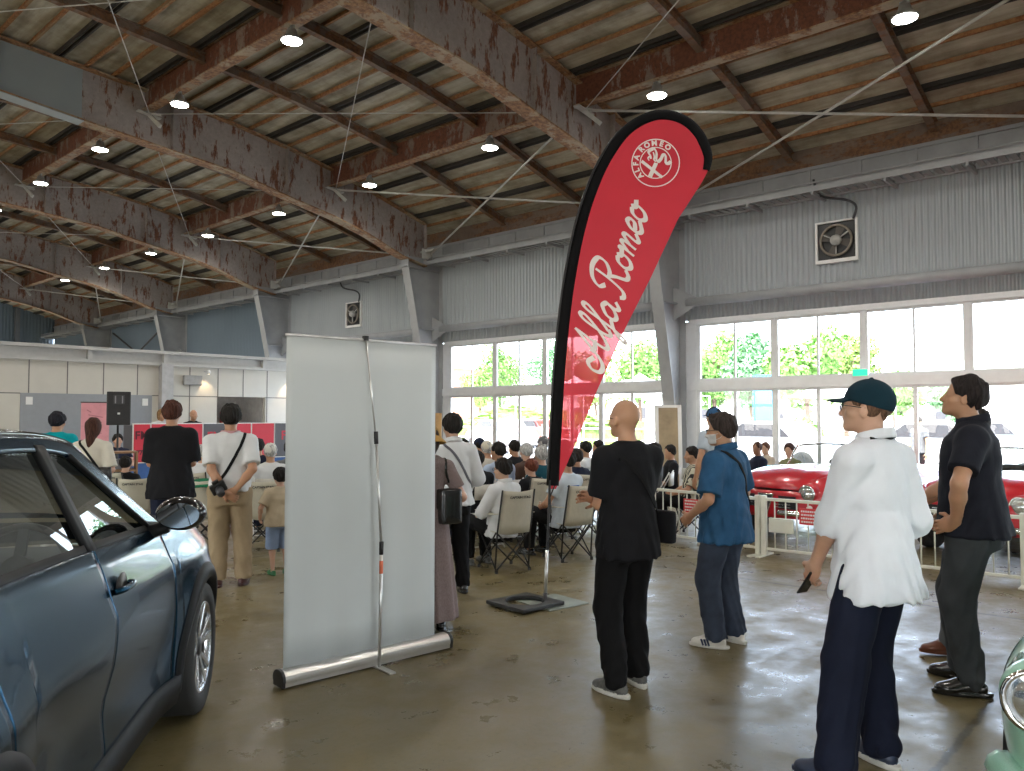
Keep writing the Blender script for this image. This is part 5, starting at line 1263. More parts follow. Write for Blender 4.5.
for sg in (-1, 1):
    mb = MB(); mb.box((.60, sg*.42 - .17, .70), (.80, sg*.42 + .17, .77)); mb.build('headlamp', M_HLGLASS, carB, bevel=.02)
    mb = MB(); mb.box((-3.50, sg*.50 - .18, .90), (-3.40, sg*.50 + .18, .97)); mb.build('tail_lamp', M_RED, carB, bevel=.02)
# ---- classic open cars
def classic(name, label, origin, heading, paint, white_flank=False, big=1.0, screen=True, hx=.52):
    c = dict(W=smt([(-3.15, .52), (-2.95, .66), (-2.6, .74), (-2.25, .76), (-1.5, .755), (-.6, .77), (0, .775), (.35, .76), (.55, .70), (.66, .60)]), ZT=smt([(-3.15, .66), (-2.9, .76), (-2.4, .84), (-1.9, .855), (-1.2, .84), (-.6, .85), (0, .86), (.35, .83), (.55, .77), (.66, .66)]), sill=.22, R=.30, arch=.35, WB=2.25, nose=.66, tail=-3.15, zm=.58, atop=.22, ptop=2.2, alow=.10, flare=.02,
             splits=[-1.75, -.75], parts=['rear_quarter', 'door', 'front_fender'], paint=paint, cowl=-.62, boot=-1.85, tw=.16, wheel='classic', bow=.10, crown=.085, crownb=.06, cpow=2.0, ridge=.012)
    root, yy, zb = car(name, label, origin, heading, c)
    for sg in (-1, 1):
        hl = empty('headlamp', (.62 - (hx - .52)*.6, sg*hx, .635)); hl.parent = root; MX = Matrix.Rotation(PI/2, 4, 'Y')
        mb = MB(); mb.lathe([(.13, -.22), (.125, .0), (.105, .05)], n=28, M=MX); mb.build('headlamp_pod', paint, hl, smooth=True)
        mb = MB(); mb.lathe([(.108, .035), (.112, .062), (.095, .070), (.090, .055)], n=28, M=MX); mb.build('chrome_ring', M_CHROME, hl, smooth=True)
        mb = MB(); mb.lathe([(.001, .090), (.05, .082), (.092, .060), (.092, .04), (.001, .04)], n=28, M=MX); mb.build('lens', M_HLGLASS, hl, smooth=True)
        mb = MB(); mb.lathe([(.001, .05), (.025, .045), (.032, .02), (.032, 0)], (0, 0, 0), 14, Matrix.Translation((.66, sg*.56, .47)) @ MX); mb.build('indicator', M_WHITE, root, smooth=True)
        if name != 'mint_car': mb = MB(); mb.tube(catmull([(.50, sg*.80, .40), (.72, sg*.66, .40), (.80, sg*.40, .40), (.82, sg*.22, .40)], 6), .035, 10); mb.build('bumper', M_CHROME, root, smooth=True)
        else: mb = MB(); mb.tube(catmull([(.44, sg*.76, .33), (.62, sg*.64, .33), (.72, sg*.40, .33), (.76, sg*.0, .33)], 6), .06, 10); mb.build('lower_valance', paint, root, smooth=True)
        mb = MB(); mb.tube(catmull([(-3.0, sg*.72, .42), (-3.22, sg*.5, .42), (-3.27, 0, .42)], 6), .035, 10); mb.build('rear_bumper', M_CHROME, root, smooth=True)
        mb = MB(); mb.cbox((-1.62, sg*(yy(-1.62, .72) + .012), .72), (.14, .02, .02)); mb.build('door_handle', M_CHROME, root, bevel=.006)
    mb = MB(); mb.prism([(-.12, .62), (.12, .62), (.02, .34), (-.02, .34)], lambda u, v: (.775, u, v), lambda u, v: (.74, u, v)); mb.build('grille_shield', M_CHROME, root, bevel=.01)
    mb = MB(); mb.prism([(-.095, .60), (.095, .60), (.012, .37), (-.012, .37)], lambda u, v: (.782, u, v), lambda u, v: (.776, u, v)); mb.build('grille_mesh', M_DARK, root)
    for k in range(4):
        for sg in (-1, 1):
            mb = MB(); mb.bar((.775 - .0, sg*.14, .46 + .035*k), (.735, sg*.42, .46 + .035*k), .012, .010); mb.build('grille_bar', M_CHROME, root)
    mb = MB(); mb.box((.745, -.42, .44), (.752, .42, .60)) ; mb.build('grille_backing', M_BLACK, root)
    mb = MB(); mb.box((-1.85, -.60, .30), (-.66, .60, .34)); mb.build('cabin_floor', M_BLACK, root)
    for y_ in (-.33, .33):
        st_ = empty('seat', (-1.45, y_, .3)); st_.parent = root
        mb = MB(); mb.box((-.1, -.22, 0), (.4, .22, .2)); mb.build('seat_cushion', M_SEATB, st_, bevel=.05, smooth=True); mb = MB(); mb.box((-.24, -.22, .1), (-.1, .22, .66)); mb.build('seat_back', M_SEATB, st_, bevel=.05, smooth=True)
    mb = MB(); mb.tube([(-1.02 + .05*math.sin(t), .33 + .17*math.cos(t), .84 + .16*math.sin(t)) for t in np.linspace(0, 2*PI, 25)[:-1]], .012, 6, closed=True); mb.tube([(-.75, .33, .76), (-1.02, .33, .84)], .014, 6); mb.build('steering_wheel', M_BLACK, root, smooth=True)
    if screen:
        P_ = [(-.66, -.66, .86), (-.86, -.60, 1.17), (-.88, -.3, 1.20), (-.89, 0, 1.205), (-.88, .3, 1.20), (-.86, .60, 1.17), (-.66, .66, .86)]
        mb = MB(); mb.tube(catmull(P_[:2], 2)[:-1] + catmull(P_[1:6], 5) + [P_[6]], .014, 8); mb.build('windscreen_frame', M_CHROME, root, smooth=True)
        mb = MB(); mb.grid([[(-.66 + .10*(1 - u*u) - .20*t, .64*u*(1 - .08*t), .86 + .34*t - .03*u*u*t) for u in np.linspace(-1, 1, 11)] for t in np.linspace(0, 1, 5)]); mb.build('windscreen', M_CGLASS, root, smooth=True)
        mb = MB(); mb.tube([(-.62, .3, .89), (-.80, .05, 1.10)], .006, 5); mb.tube([(-.62, -.3, .89), (-.80, -.5, 1.06)], .006, 5); mb.build('wiper', M_BLACK, root)
    if white_flank:  # off-white area laid just over the lower body side
        for sg in (-1, 1):
            mb = MB(); mb.grid([[(x, sg*(yy(x, z) + .006), z) for z in np.linspace(max(zb(x), .26) + .0, .74 - .12*max(0, (-1.2 - x))/2*0, 9)] for x in np.linspace(-3.05, -.9, 50)]); mb.build('white_side_area', plain('ivory_flank', (.6, .57, .5), .3, coat=.5), root, smooth=True)
    return root
RED = carpaint('bright_red_paint', (.45, .006, .015), rough=.3)
MINT = carpaint('mint_green_paint', (.30, .55, .42), rough=.35)
hA = camdir(-.80, -.60); fA = Vector((math.sin(hA), math.cos(hA), 0)); lA = Vector((-fA.y, fA.x, 0))
hl = ground(806, 9.75); classic('red_convertible', 'red vintage convertible with round headlamps behind the low fence', hl - fA*.66 - lA*.52, hA, RED, True)
hl = ground(1018, 8.35); classic('red_roadster', 'red vintage roadster cut by the right edge behind the fence', hl - fA*.66 - lA*.52, hA, RED)
hM = camdir(-.66, -.75); fM = Vector((math.sin(hM), math.cos(hM), 0)); lM = Vector((-fM.y, fM.x, 0))
hl = ground(1031, 2.70); classic('mint_car', 'mint green vintage car cut off at the bottom right corner', hl - fM*.61 + lM*.62, hM, MINT, hx=.62)
# ------------------------------------------------------------------ the bright yard beyond the glass
mb = MB(); mb.box((XW + .26, -60, -.12), (140, 90, -.02)); struct(mb.build('ground_outside', plain('pale_asphalt', (.42, .42, .41), .8, var=.1, scale=.5)))
def leafmat(name, col):
    m, nt, b = new_mat(name); v = tc(nt); f = noise(nt, v, 3.5, 6, .7); nt.links.new(ramp(nt, f, [(.35, tuple(c*.45 for c in col)), (.6, tuple(min(1, c*1.5) for c in col))]), b.inputs['Base Color']); b.inputs['Roughness'].default_value = .7; return m
LEAF = [leafmat('leaf_green', (.12, .26, .05)), leafmat('leaf_yellow_green', (.17, .28, .06)), leafmat('leaf_blue_green', (.09, .22, .09))]
BARK = plain('tree_bark', (.09, .06, .04), .9)
def crown_mesh(seed, mat, rx, rz, n=7000, z0=0):
    rs = np.random.RandomState(seed); K = 16; cs = rs.normal(size=(K, 3)); cs /= np.linalg.norm(cs, axis=1)[:, None]; cs *= rs.uniform(.25, .72, (K, 1)); rr_ = rs.uniform(.28, .45, K)
    k = rs.randint(0, K, n); d = rs.normal(size=(n, 3)); d /= np.linalg.norm(d, axis=1)[:, None]; P = cs[k] + d*rr_[k][:, None]*rs.uniform(.7, 1, (n, 1))
    P = P*np.array([rx, rx, rz]) + np.array([0, 0, z0]); s = rs.uniform(.10, .2, n)[:, None]; a = rs.normal(size=(n, 3)); a /= np.linalg.norm(a, axis=1)[:, None]; b = np.cross(a, d); b /= np.linalg.norm(b, axis=1)[:, None] + 1e-6
    V = np.stack([P - a*s, P - b*s*.5, P + a*s, P + b*s*.5], 1).reshape(-1, 3); mb = MB(); mb.v = [tuple(v) for v in V]; mb.f = [(4*i, 4*i+1, 4*i+2, 4*i+3) for i in range(n)]; mb.mi = [0]*n; return mb
rnd = random.Random(3)
TL = ['tall green tree outside, just right of the red flag edge', 'dark green tree outside, behind the upper part of the flag pole', 'big green tree outside left of the flag, right of centre pane', 'yellowish tree outside in the leftmost window', 'green tree outside at the left end of the right-hand window bay', 'darker green tree outside in the first right-hand window', 'large green tree outside in the second right-hand window', 'yellowish tree outside at the second mullion of the right bay', 'small green tree outside above the capped man', 'small dark green tree outside between capped man and polo man', 'pale tree outside seen past the flag lettering', 'spare tree']
def tree(x, y, h, rx, k, label, seed):
    r = empty('tree', (x, y, -.02)); tag(r, label, 'tree', 'trees along the far side of the yard')
    mb = MB(); mb.tube(catmull([(0, 0, 0), (.1, .05, h*.25), (-.05, .1, h*.5), (0, 0, h*.75)], 4), [.16 - .1*i/12 for i in range(13)], 8)
    for q in range(5): t = q*1.3; mb.tube([(0, 0, h*(.35 + .06*q)), (rx*.5*math.cos(t), rx*.5*math.sin(t), h*(.55 + .06*q))], [.06, .02], 5)
    mb.build('trunk', BARK, r, smooth=True); crown_mesh(seed, LEAF[k], rx, h*.38, 5200, h*.62).build('crown', LEAF[k], r, recalc=False)
for i, (px, X, h, rx, k) in enumerate([(640, 46, 8, 3.0, 0), (560, 52, 9, 3.4, 2), (500, 55, 9, 3.2, 0), (480, 60, 8, 3, 1), (715, 44, 7.2, 2.6, 0), (752, 40, 6.0, 1.9, 2), (808, 38, 6.4, 2.2, 0), (846, 44, 6.4, 2.2, 1), (895, 52, 5.0, 2.0, 0), (955, 50, 4.6, 1.8, 2), (596, 62, 7, 2.4, 1)]):
    ry = ray_y = None; th = AZ + math.atan((px - 512)/FPX); y = X/math.tan(th)
    tree(X, y, h, rx, k, TL[i], i)
def hedge(px0, px1, X, h, k, label, seed):
    y0, y1 = (X/math.tan(AZ + math.atan((p_ - 512)/FPX)) for p_ in (px0, px1)); L = abs(y1 - y0); r = empty('hedge', (X, (y0 + y1)/2, 0)); tag(r, label, 'hedge')
    mb = crown_mesh(seed, LEAF[k], 1, 1, 3800); mb.v = [(a*.9, b*L*.55, max(0, h*.5 + c*h*.55)) for a, b, c in mb.v]; mb.build('foliage', LEAF[k], r, recalc=False); mb = MB(); mb.box((-.4, -L/2, 0), (.4, L/2, h*.6)); mb.build('stems', LEAF[k], r)
hedge(775, 828, 27, 1.5, 0, 'low green hedge through the doors left of the capped man', 40); hedge(735, 760, 30, 1.6, 1, 'small hedge beside the blue upright banner outside', 41); hedge(940, 1022, 30, 1.3, 2, 'low hedge outside at far right', 42); hedge(452, 640, 34, 2.2, 1, 'long yellow-green hedge outside behind the seated audience', 43)
def outp(px, X): return X/math.tan(AZ + math.atan((px - 512)/FPX))
def tent(px, X, w_, h, label):
    r = empty('canopy_tent', (X, outp(px, X), 0)); tag(r, label, 'tent', 'white canopies in the yard'); s_ = w_/2
    mb = MB(); n = 9; rows = []
    for j in range(n): rows.append([(s_*(2*i/8 - 1), s_*(2*j/8 - 1), h + .9*(1 - max(abs(2*i/8 - 1), abs(2*j/8 - 1)))**1.3) for i in range(9)])
    mb.grid(rows); mb.build('canopy', cloth('tent_white', (.75, .75, .74), .02), r, smooth=True, solid=.02)
    for a in (-1, 1):
        for b in (-1, 1): mb = MB(); mb.tube([(a*s_, b*s_, 0), (a*s_, b*s_, h)], .03, 6); mb.build('pole', M_WHITE, r)
tent(575, 30, 4, 2.6, 'white canopy tent outside, left of the red flag'); tent(640, 27, 4, 2.4, 'white canopy tent outside, between flag and steel column'); tent(840, 30, 3, 2.3, 'white canopy tent outside behind the capped man')
def parked(px, X, az, col, label):
    r = empty('parked_car', (X, outp(px, X), 0), az); tag(r, label, 'car', 'cars parked in the yard'); pt_ = carpaint('parked_' + str(len(bpy.data.objects)), col)
    prof = [(-2.1, .35), (-2.15, .75), (-1.9, .95), (-1.2, 1.0), (-.7, 1.42), (.5, 1.45), (1.1, 1.0), (1.9, .88), (2.1, .6), (2.1, .35)]
    mb = MB(); mb.prism(prof, lambda u, v: (u, -.82 + .12*max(0, v - .9), v), lambda u, v: (u, .82 - .12*max(0, v - .9), v)); mb.build('body', pt_, r, bevel=.05, smooth=False)
    for sg in (-1, 1): mb = MB(); mb.prism([(-1.0, 1.02), (-.62, 1.36), (.45, 1.38), (.95, 1.02)], lambda u, v: (u, sg*.83, v), lambda u, v: (u, sg*.78, v)); mb.build('side_glass', M_DARK, r)
    for x in (-1.35, 1.3):
        for sg in (-1, 1): mb = MB(); mb.lathe([(.2, -.1), (.32, -.1), (.32, .1), (.2, .1)], n=18, M=Matrix.Translation((x, sg*.76, .32)) @ Matrix.Rotation(PI/2, 4, 'X')); mb.build('wheel', M_TYRE, r, smooth=True)
parked(500, 26, 1.2, (.5, .5, .5), 'white parked car outside behind the cream cap'); parked(540, 30, 1.3, (.4, .05, .03), 'red parked car outside left of the flag'); parked(770, 22, 1.5, (.6, .6, .6), 'silver parked car outside left of the capped man'); parked(930, 24, 1.6, (.6, .6, .6), 'white parked car outside right of the capped man'); parked(990, 30, 1.4, (.2, .22, .25), 'grey parked car outside at far right')
mb = MB(); mb.box((-.02, -.33, -.02), (.02, .33, 2.9)); o = mb.build('upright_banner', plain('sky_blue_cloth', (.03, .32, .55), .6), bevel=.005); o.location = (24, outp(763, 24), 0); tag(o, 'narrow sky blue upright banner standing outside the doors', 'banner')
r = empty('brick_building', (64, outp(452, 64), 0)); tag(r, 'orange brick building corner outside at the leftmost window', 'building')
mb = MB(); mb.box((-4, -2, 0), (4, 5, 7)); mb.build('brick_wall', plain('orange_brick', (.4, .2, .12), .8, var=.2, scale=3), r); mb = MB(); mb.box((-4.3, -2.3, 7), (4.3, 5.3, 7.3)); mb.build('roof', M_WHITE, r)
for k in range(3): mb = MB(); mb.box((-4.05, -1 + 2*k, 2.5), (-3.98, 0 + 2*k, 4.5)); mb.build('window', M_DARK, r)
def low_wall(px0, px1, X, h, label, m_):
    y0, y1 = outp(px1, X), outp(px0, X); r = empty('yard_fence', (X, y0, 0)); tag(r, label, 'fence'); n = max(2, int((y1 - y0)/1.5))
    for k in range(n + 1): mb = MB(); mb.box((-.03, (y1-y0)*k/n - .03, 0), (.03, (y1-y0)*k/n + .03, h)); mb.build('post', m_, r)
    for z in (.3, .6, .9): mb = MB(); mb.box((-.015, 0, h*z - .02), (.015, y1 - y0, h*z + .02)); mb.build('rail', m_, r)
low_wall(450, 660, 22, 1.3, 'white railing outside behind the seated audience', M_WHITE); low_wall(700, 1020, 33, 1.2, 'pale railing outside along the yard', M_WHITE)
r = empty('white_building', (95, 30, 0)); tag(r, 'long pale building at the far side of the yard', 'building')
mb = MB(); mb.box((0, -75, 0), (8, 60, 4.2)); mb.build('wall', plain('pale_wall', (.6, .6, .58), .8), r); mb = MB(); mb.box((-.4, -75.4, 4.2), (8.4, 60.4, 4.5)); mb.build('roof', plain('pale_roof', (.4, .42, .45), .7), r)
for k in range(12): mb = MB(); mb.box((-.06, -70 + 10*k, 1.2), (.02, -66 + 10*k, 2.8)); mb.build('window', M_DARK, r)

r = empty('exit_sign', (XW - .13, 4.62, 2.31)); tag(r, 'small green lit exit sign on the window beam above the dark green cap', 'sign')
mb = MB(); mb.box((-.03, -.13, -.03), (.02, .13, .10)); mb.build('sign_box', M_WHITE, r, bevel=.005)
mb = MB(); mb.box((-.036, -.12, -.02), (-.031, .12, .09)); mb.build('lit_face', emit('green_sign_glow', (.02, .55, .30), 1.6), r)
# ------------------------------------------------------------------ people
FOC = Vector((9.4, 17.0, 0))
def face_to(p, extra=0): return math.atan2(FOC.x - p.x, FOC.y - p.y) + rad(extra)
C_ = cloth
W_SH = C_('white_shirt', (.66, .69, .75), .03); W_TEE = C_('white_tee', (.58, .59, .60), .04); B_TEE = C_('black_tee', (.007, .007, .009), .1); B_POLO = C_('black_polo', (.010, .011, .018), .1)
NAVY = C_('navy_trousers', (.008, .011, .026), .1); BLKP = C_('black_trousers', (.005, .005, .006), .1); KHAKI = C_('khaki_trousers', (.30, .225, .14), .08); GREYP = C_('grey_trousers', (.045, .05, .055), .12)
JEANS = C_('dark_jeans', (.035, .045, .07), .25); BLUE = C_('blue_denim_shirt', (.020, .072, .150), .18, fold=.35); TEAL = C_('teal_tee', (.0, .27, .31), .05); GREYM = C_('mid_grey_cloth', (.12, .125, .13), .1)
LEATH = plain('brown_leather', (.13, .04, .02), .3, coat=.3); BLEATH = plain('black_leather', (.012, .012, .012), .25, coat=.3); SNK = plain('white_sneaker', (.6, .58, .53), .6); GSNK = plain('grey_sneaker', (.09, .09, .085), .7, var=.4, scale=40); SOLE = plain('pale_sole', (.55, .54, .5), .6); STRAPM = plain('black_strap', (.008, .008, .009), .8, spec=.15); DBROWN = plain('dark_brown_leather', (.05, .015, .012), .35)
# cap man, front right
p = ground(868, 3.62); az = face_to(p, -3)
capman = figure('man in white shirt and dark green cap with navy trousers', p, az, H=1.76, girth=.93, look=(-26, 5), feet=[(-.30, -.02), (.10, .03)], toes=(10, 10), tone='fair', weight=.03,
       hands=[(-.12, .22, -.05), (.19, .12, -.02)], poles=[(-.35, -1, -.4), (.4, -1, 0)], curl=(.9, .6), res=.0095, hair=('crop', (.10, .055, .035)),
       shirt=dict(mat=W_SH, hem=-.17, loose=.034, sleeve=1.28, sr=.028, flare=.04, collar=True, fold=.006, lab='loose white shirt'), pants=dict(mat=NAVY, wide=.024, cuff=.035), shoes=dict(mat=plain('navy_shoe', (.02, .03, .06), .5), sole=SOLE),
       extras=[cap_hat(C_('dark_green_cap', (.004, .022, .035), .15), lab='dark green baseball cap'), glasses(M_BLACK), eyes, strap('lanyard', [(-.085, -.045, .535), (-.05, -.075, .54), (0, -.085, .535), (.05, -.075, .54), (.085, -.045, .535)], STRAPM, .012)])
# held phone
q = Matrix.Rotation(-az, 4, 'Z') @ Vector((capman.arm[0][2] + (capman.arm[0][2] - capman.arm[0][1])*.45)*capman.s) + p; o = empty('smartphone', q, -az); tag(o, 'black smartphone held low by the man in the white shirt', 'phone')
mb = MB(); M4 = Matrix.Rotation(rad(35), 4, 'X'); mb.box((-.036, -.004, -.07), (.036, .004, .07), M4); mb.build('phone_body', M_BLACK, o, bevel=.004); mb = MB(); mb.box((-.032, -.0052, -.064), (.032, -.0042, .064), M4); mb.build('screen', plain('dark_glass', (.01, .01, .015), .1), o)
# black polo man hands on hips, and the man hidden behind him
p = ground(970, 4.72); az = face_to(p, -26)
figure('large man in black polo and grey trousers, hands on hips', p, az, H=1.84, girth=1.17, look=(-4, 12), feet=[(-.16, .02), (.12, .06)], toes=(14, 14), tone='tan', hands=[(-.225, .075, -.005), (.225, .075, -.005)], poles=[(-1, .15, 0), (1, .15, 0)],
       handdir=(((.45, .9, -.35), (.9, -.3, 0)), ((-.45, .9, -.35), (-.9, -.3, 0))), curl=(.35, .35), res=.0095, hair=('short', (.014, .010, .010)), shirt=dict(mat=B_POLO, hem=-.09, loose=.032, sleeve=.72, sr=.026, flare=.03, collar=True, fold=.004), pants=dict(mat=GREYP, wide=.014, cuff=.035), shoes=dict(mat=BLEATH), extras=[eyes])
p = ground(980, 5.32); az = face_to(p, -26)
figure('man half hidden behind the large man in black, in brown shoes', p, az, H=1.66, girth=1.0, look=(0, 0), feet=[(-.10, .22), (.12, .12)], tone='tan', hands=[(-.10, .46, .10), (.12, .38, .1)], res=.012, hair=('short', BLK), shirt=dict(mat=B_TEE, hem=-.1, sleeve=.5), pants=dict(mat=GREYM, wide=.01), shoes=dict(mat=LEATH), curl=(.8, .8), lean=3)
# bald man
p = ground(627, 4.68); az = face_to(p, -2)
figure('bald man in black shirt and black track trousers with arms folded', p, az, H=1.70, girth=1.0, look=(-8, 3), feet=[(-.12, -.04), (.11, .05)], toes=(10, 14), tone='tan', hands=[(.06, .19, .22), (-.08, .17, .19)], poles=[(-.55, -.1, -1), (.55, -.1, -1)], curl=(.5, .5), res=.0095, hair=None,
       shirt=dict(mat=B_TEE, hem=-.15, loose=.028, sleeve=.78, sr=.030, flare=.008, fold=.004), pants=dict(mat=BLKP, wide=.012, cuff=.04), shoes=dict(mat=GSNK, sole=SOLE), extras=[eyes, glasses(M_BLACK), bag('waist_bag', (.235, -.04, .02), (.07, .17, .20), B_TEE, .3), strap('bag_strap', [(-.17, .02, .44), (-.08, -.1, .42), (.06, -.13, .26), (.17, -.08, .10)], STRAPM, .035)])
def stripe(F):
    for k in range(5):
        a_, c_ = F.leg[0][1], F.leg[0][2]; z0 = .12 + k*.07; t = (a_[2] - z0)/(a_[2] - c_[2]); b_ = a_ + (c_ - a_)*min(t, 1); q, n_ = proj_to(F.fp, b_ + np.array((-.08, -.05, 0)), .002); q2, n2 = proj_to(F.fp, b_ + np.array((-.08, -.03, .045)), .002)
        mb = MB(); mb.bar(q, q2, .012, .003, up=tuple(n_)); F.child_mb('leg_print', mb, plain('grey_print', (.4, .4, .4), .5))
F = bpy.data.objects
# blue shirt man
p = ground(724, 5.60); az = face_to(p, -16)
figure('man in blue denim shirt and dark jeans wearing a face mask', p, az, H=1.61, girth=1.12, look=(-26, -4), feet=[(-.13, .02), (.11, -.02)], toes=(16, 14), tone='tan', hands=[(-.20, .18, .03), (.22, .20, .08)], poles=[(-.7, -1, -.1), (.7, -1, 0)], res=.0095, hair=('full', (.03, .022, .02)),
       shirt=dict(mat=BLUE, hem=-.16, loose=.036, sleeve=.86, sr=.038, flare=.02, collar=True, fold=.005), pants=dict(mat=JEANS, wide=.018, cuff=.05), shoes=dict(mat=SNK, sole=SOLE, stripes=plain('navy_stripe', (.02, .03, .08), .5)),
       extras=[eyes, glasses(M_BLACK), facemask(plain('white_mask', (.5, .5, .5), .7)), strap('bag_strap', [(-.12, -.03, .5), (-.05, -.12, .45), (.05, -.14, .3), (.14, -.11, .12), (.19, -.03, .02)], STRAPM, .028)])
# khaki man with the camera
p = ground(231, 7.52); az = face_to(p, 0)
camp = []
figure('man in white shirt and khaki trousers with hands behind back', p, az, H=1.70, girth=1.04, look=(0, 0), feet=[(-.10, 0), (.13, .02)], toes=(6, 10), tone='tan', hands=[(-.04, -.185, -.03), (.05, -.175, -.01)], poles=[(-1, -.35, 0), (1, -.35, 0)], handdir=(((.75, .1, -.5), (.2, 1, 0)), ((-.75, .1, -.4), (-.2, 1, 0))), curl=(.6, .6), res=.0115, hair=('full', BLK),
       shirt=dict(mat=W_TEE, hem=-.03, loose=.030, sleeve=.82, sr=.030, flare=-.01, fold=.0045), pants=dict(mat=KHAKI, wide=.020, cuff=.06), shoes=dict(mat=DBROWN),
       extras=[strap('camera_strap', [(.13, .0, .52), (.10, -.1, .43), (.03, -.13, .28), (-.04, -.135, .15), (-.10, -.13, .06)], STRAPM, .028), strap('lanyard', [(-.08, -.03, .53), (0, -.08, .53), (.08, -.03, .53)], plain('pink_lanyard', (.5, .25, .27), .5), .03)])
c0 = p + Vector((math.cos(-az)*-.10 - math.sin(-az)*-.185, math.sin(-az)*-.10 + math.cos(-az)*-.185, .94)); o = empty('camera_body', c0, -az); tag(o, 'black camera hanging by its strap behind the khaki-trousered man', 'camera')
mb = MB(); M4 = Matrix.Rotation(rad(-28), 4, 'Y') @ Matrix.Rotation(rad(14), 4, 'X'); mb.box((-.07, -.035, -.05), (.07, .02, .05), M4); mb.build('body', M_BLACK, o, bevel=.012); mb = MB(); mb.lathe([(.036, 0), (.038, .06), (.034, .10), (.001, .10)], (0, 0, 0), 16, M4 @ Matrix.Rotation(rad(115), 4, 'X')); mb.build('lens', M_DARK, o, smooth=True); mb = MB(); mb.box((-.03, -.03, .05), (.03, .015, .075), M4); mb.build('viewfinder', M_BLACK, o, bevel=.006)
# black tee man, woman in white, teal man
p = ground(172, 8.3); figure('brown-haired man in loose black tee standing behind the car mirror', p, face_to(p, 0), H=1.75, girth=1.0, look=(8, 2), tone='tan', hands=[(-.02, .20, .18), (.02, .18, .22)], poles=[(-.5, -.3, -1), (.5, -.3, -1)], res=.0125, hair=('full', (.055, .02, .013)), shirt=dict(mat=B_TEE, hem=-.20, loose=.045, sleeve=.95, sr=.042, flare=.03), pants=dict(mat=NAVY, wide=.02), shoes=dict(mat=BLEATH))
def m_dots():
    m, nt, b = new_mat('dotted_skirt'); v = tc(nt, (1, 1, 1)); n = N(nt, 'ShaderNodeTexVoronoi'); n.inputs['Scale'].default_value = 16; nt.links.new(v, n.inputs['Vector']); nt.links.new(ramp(nt, n.outputs['Distance'], [(.3, (.08, .13, .13)), (.38, (.5, .55, .52))]), b.inputs['Base Color']); b.inputs['Roughness'].default_value = .8; return m
def m_check(name, a_, b_, sc):
    m, nt, b = new_mat(name); v = tc(nt, (sc, sc, sc*.55)); n = N(nt, 'ShaderNodeTexWave', wave_type='BANDS', bands_direction='DIAGONAL'); n.inputs['Scale'].default_value = 1; n.inputs['Distortion'].default_value = 1.5; nt.links.new(v, n.inputs['Vector']); f2 = noise(nt, v, 2, 4)
    nt.links.new(mixc(nt, .5, ramp(nt, n.outputs['Fac'], [(.4, a_), (.6, b_)]), ramp(nt, f2, [(.4, a_), (.6, b_)])), b.inputs['Base Color']); b.inputs['Roughness'].default_value = .9; return m
p = ground(93, 8.9); figure('woman in cream top with long brown hair and dotted skirt', p, face_to(p, 0), H=1.57, girth=.88, look=(0, -6), tone='fair', hands=[(-.12, .18, .10), (.12, .18, .10)], res=.0125, hair=('long', (.045, .018, .012)), shirt=dict(mat=C_('cream_top', (.52, .49, .42), .04), hem=.0, loose=.02, sleeve=.9, sr=.025), pants=dict(mat=m_dots(), skirt=(.22, .34)), shoes=dict(mat=SNK),
       extras=[strap('bag_strap', [(-.12, .0, .50), (-.06, -.1, .42), (.06, -.11, .25), (.15, -.06, .10)], STRAPM, .03), bag('shoulder_bag', (.17, -.08, .10), (.16, .10, .2), BLEATH, .2)])
p = ground(57, 9.8); figure('person in teal tee and dark cap left of the cream-topped woman', p, face_to(p, -4), H=1.64, girth=1.08, look=(12, -4), tone='tan', hands=[(-.12, .18, .10), (.12, .18, .10)], res=.0135, hair=('full', (.012, .012, .018)), shirt=dict(mat=TEAL, hem=-.1, loose=.04, sleeve=.8, sr=.035), pants=dict(mat=NAVY), shoes=dict(mat=SNK))
# child
p = ground(281, 8.05); figure('small child in beige tee and pale blue shorts beside the banner', p, face_to(p, -8), H=1.04, girth=1.15, look=(-10, 0), tone='fair', hands=[(-.30, .12, .02), (.26, .1, -.02)], res=.015, hair=('full', BLK), child=True, shirt=dict(mat=C_('beige_tee', (.46, .38, .27), .06), hem=-.12, loose=.05, sleeve=.8, sr=.035), pants=dict(mat=C_('pale_blue_shorts', (.25, .33, .50), .08), wide=.03, cuff=.42), shoes=dict(mat=plain('green_shoe', (.02, .15, .05), .5)))
# woman behind the banner and the man in white beyond her
p = ground(429, 5.98); figure('woman in mustard hat and brown checked dress behind the banner edge', p, face_to(p, 6), H=1.52, girth=.82, look=(0, -8), tone='fair', hands=[(-.16, .16, .16), (.16, .16, .16)], res=.012, hair=('bob', DKB), shirt=dict(mat=m_check('brown_check_top', (.13, .09, .09), (.21, .16, .15), 60), hem=.05, loose=.014, sleeve=.7, sr=.02), pants=dict(mat=m_check('brown_check_cloth', (.13, .09, .09), (.21, .16, .15), 60), skirt=(.10, .26)), shoes=dict(mat=BLEATH),
       extras=[cap_hat(C_('mustard_hat', (.36, .21, .06), .1), kind='bucket', lab='mustard cloth sun hat'), bag('shoulder_bag', (.15, -.12, .12), (.20, .13, .30), BLEATH, .3), strap('bag_strap', [(.12, .05, .49), (.13, -.05, .45), (.14, -.10, .3)], BLEATH, .02)])
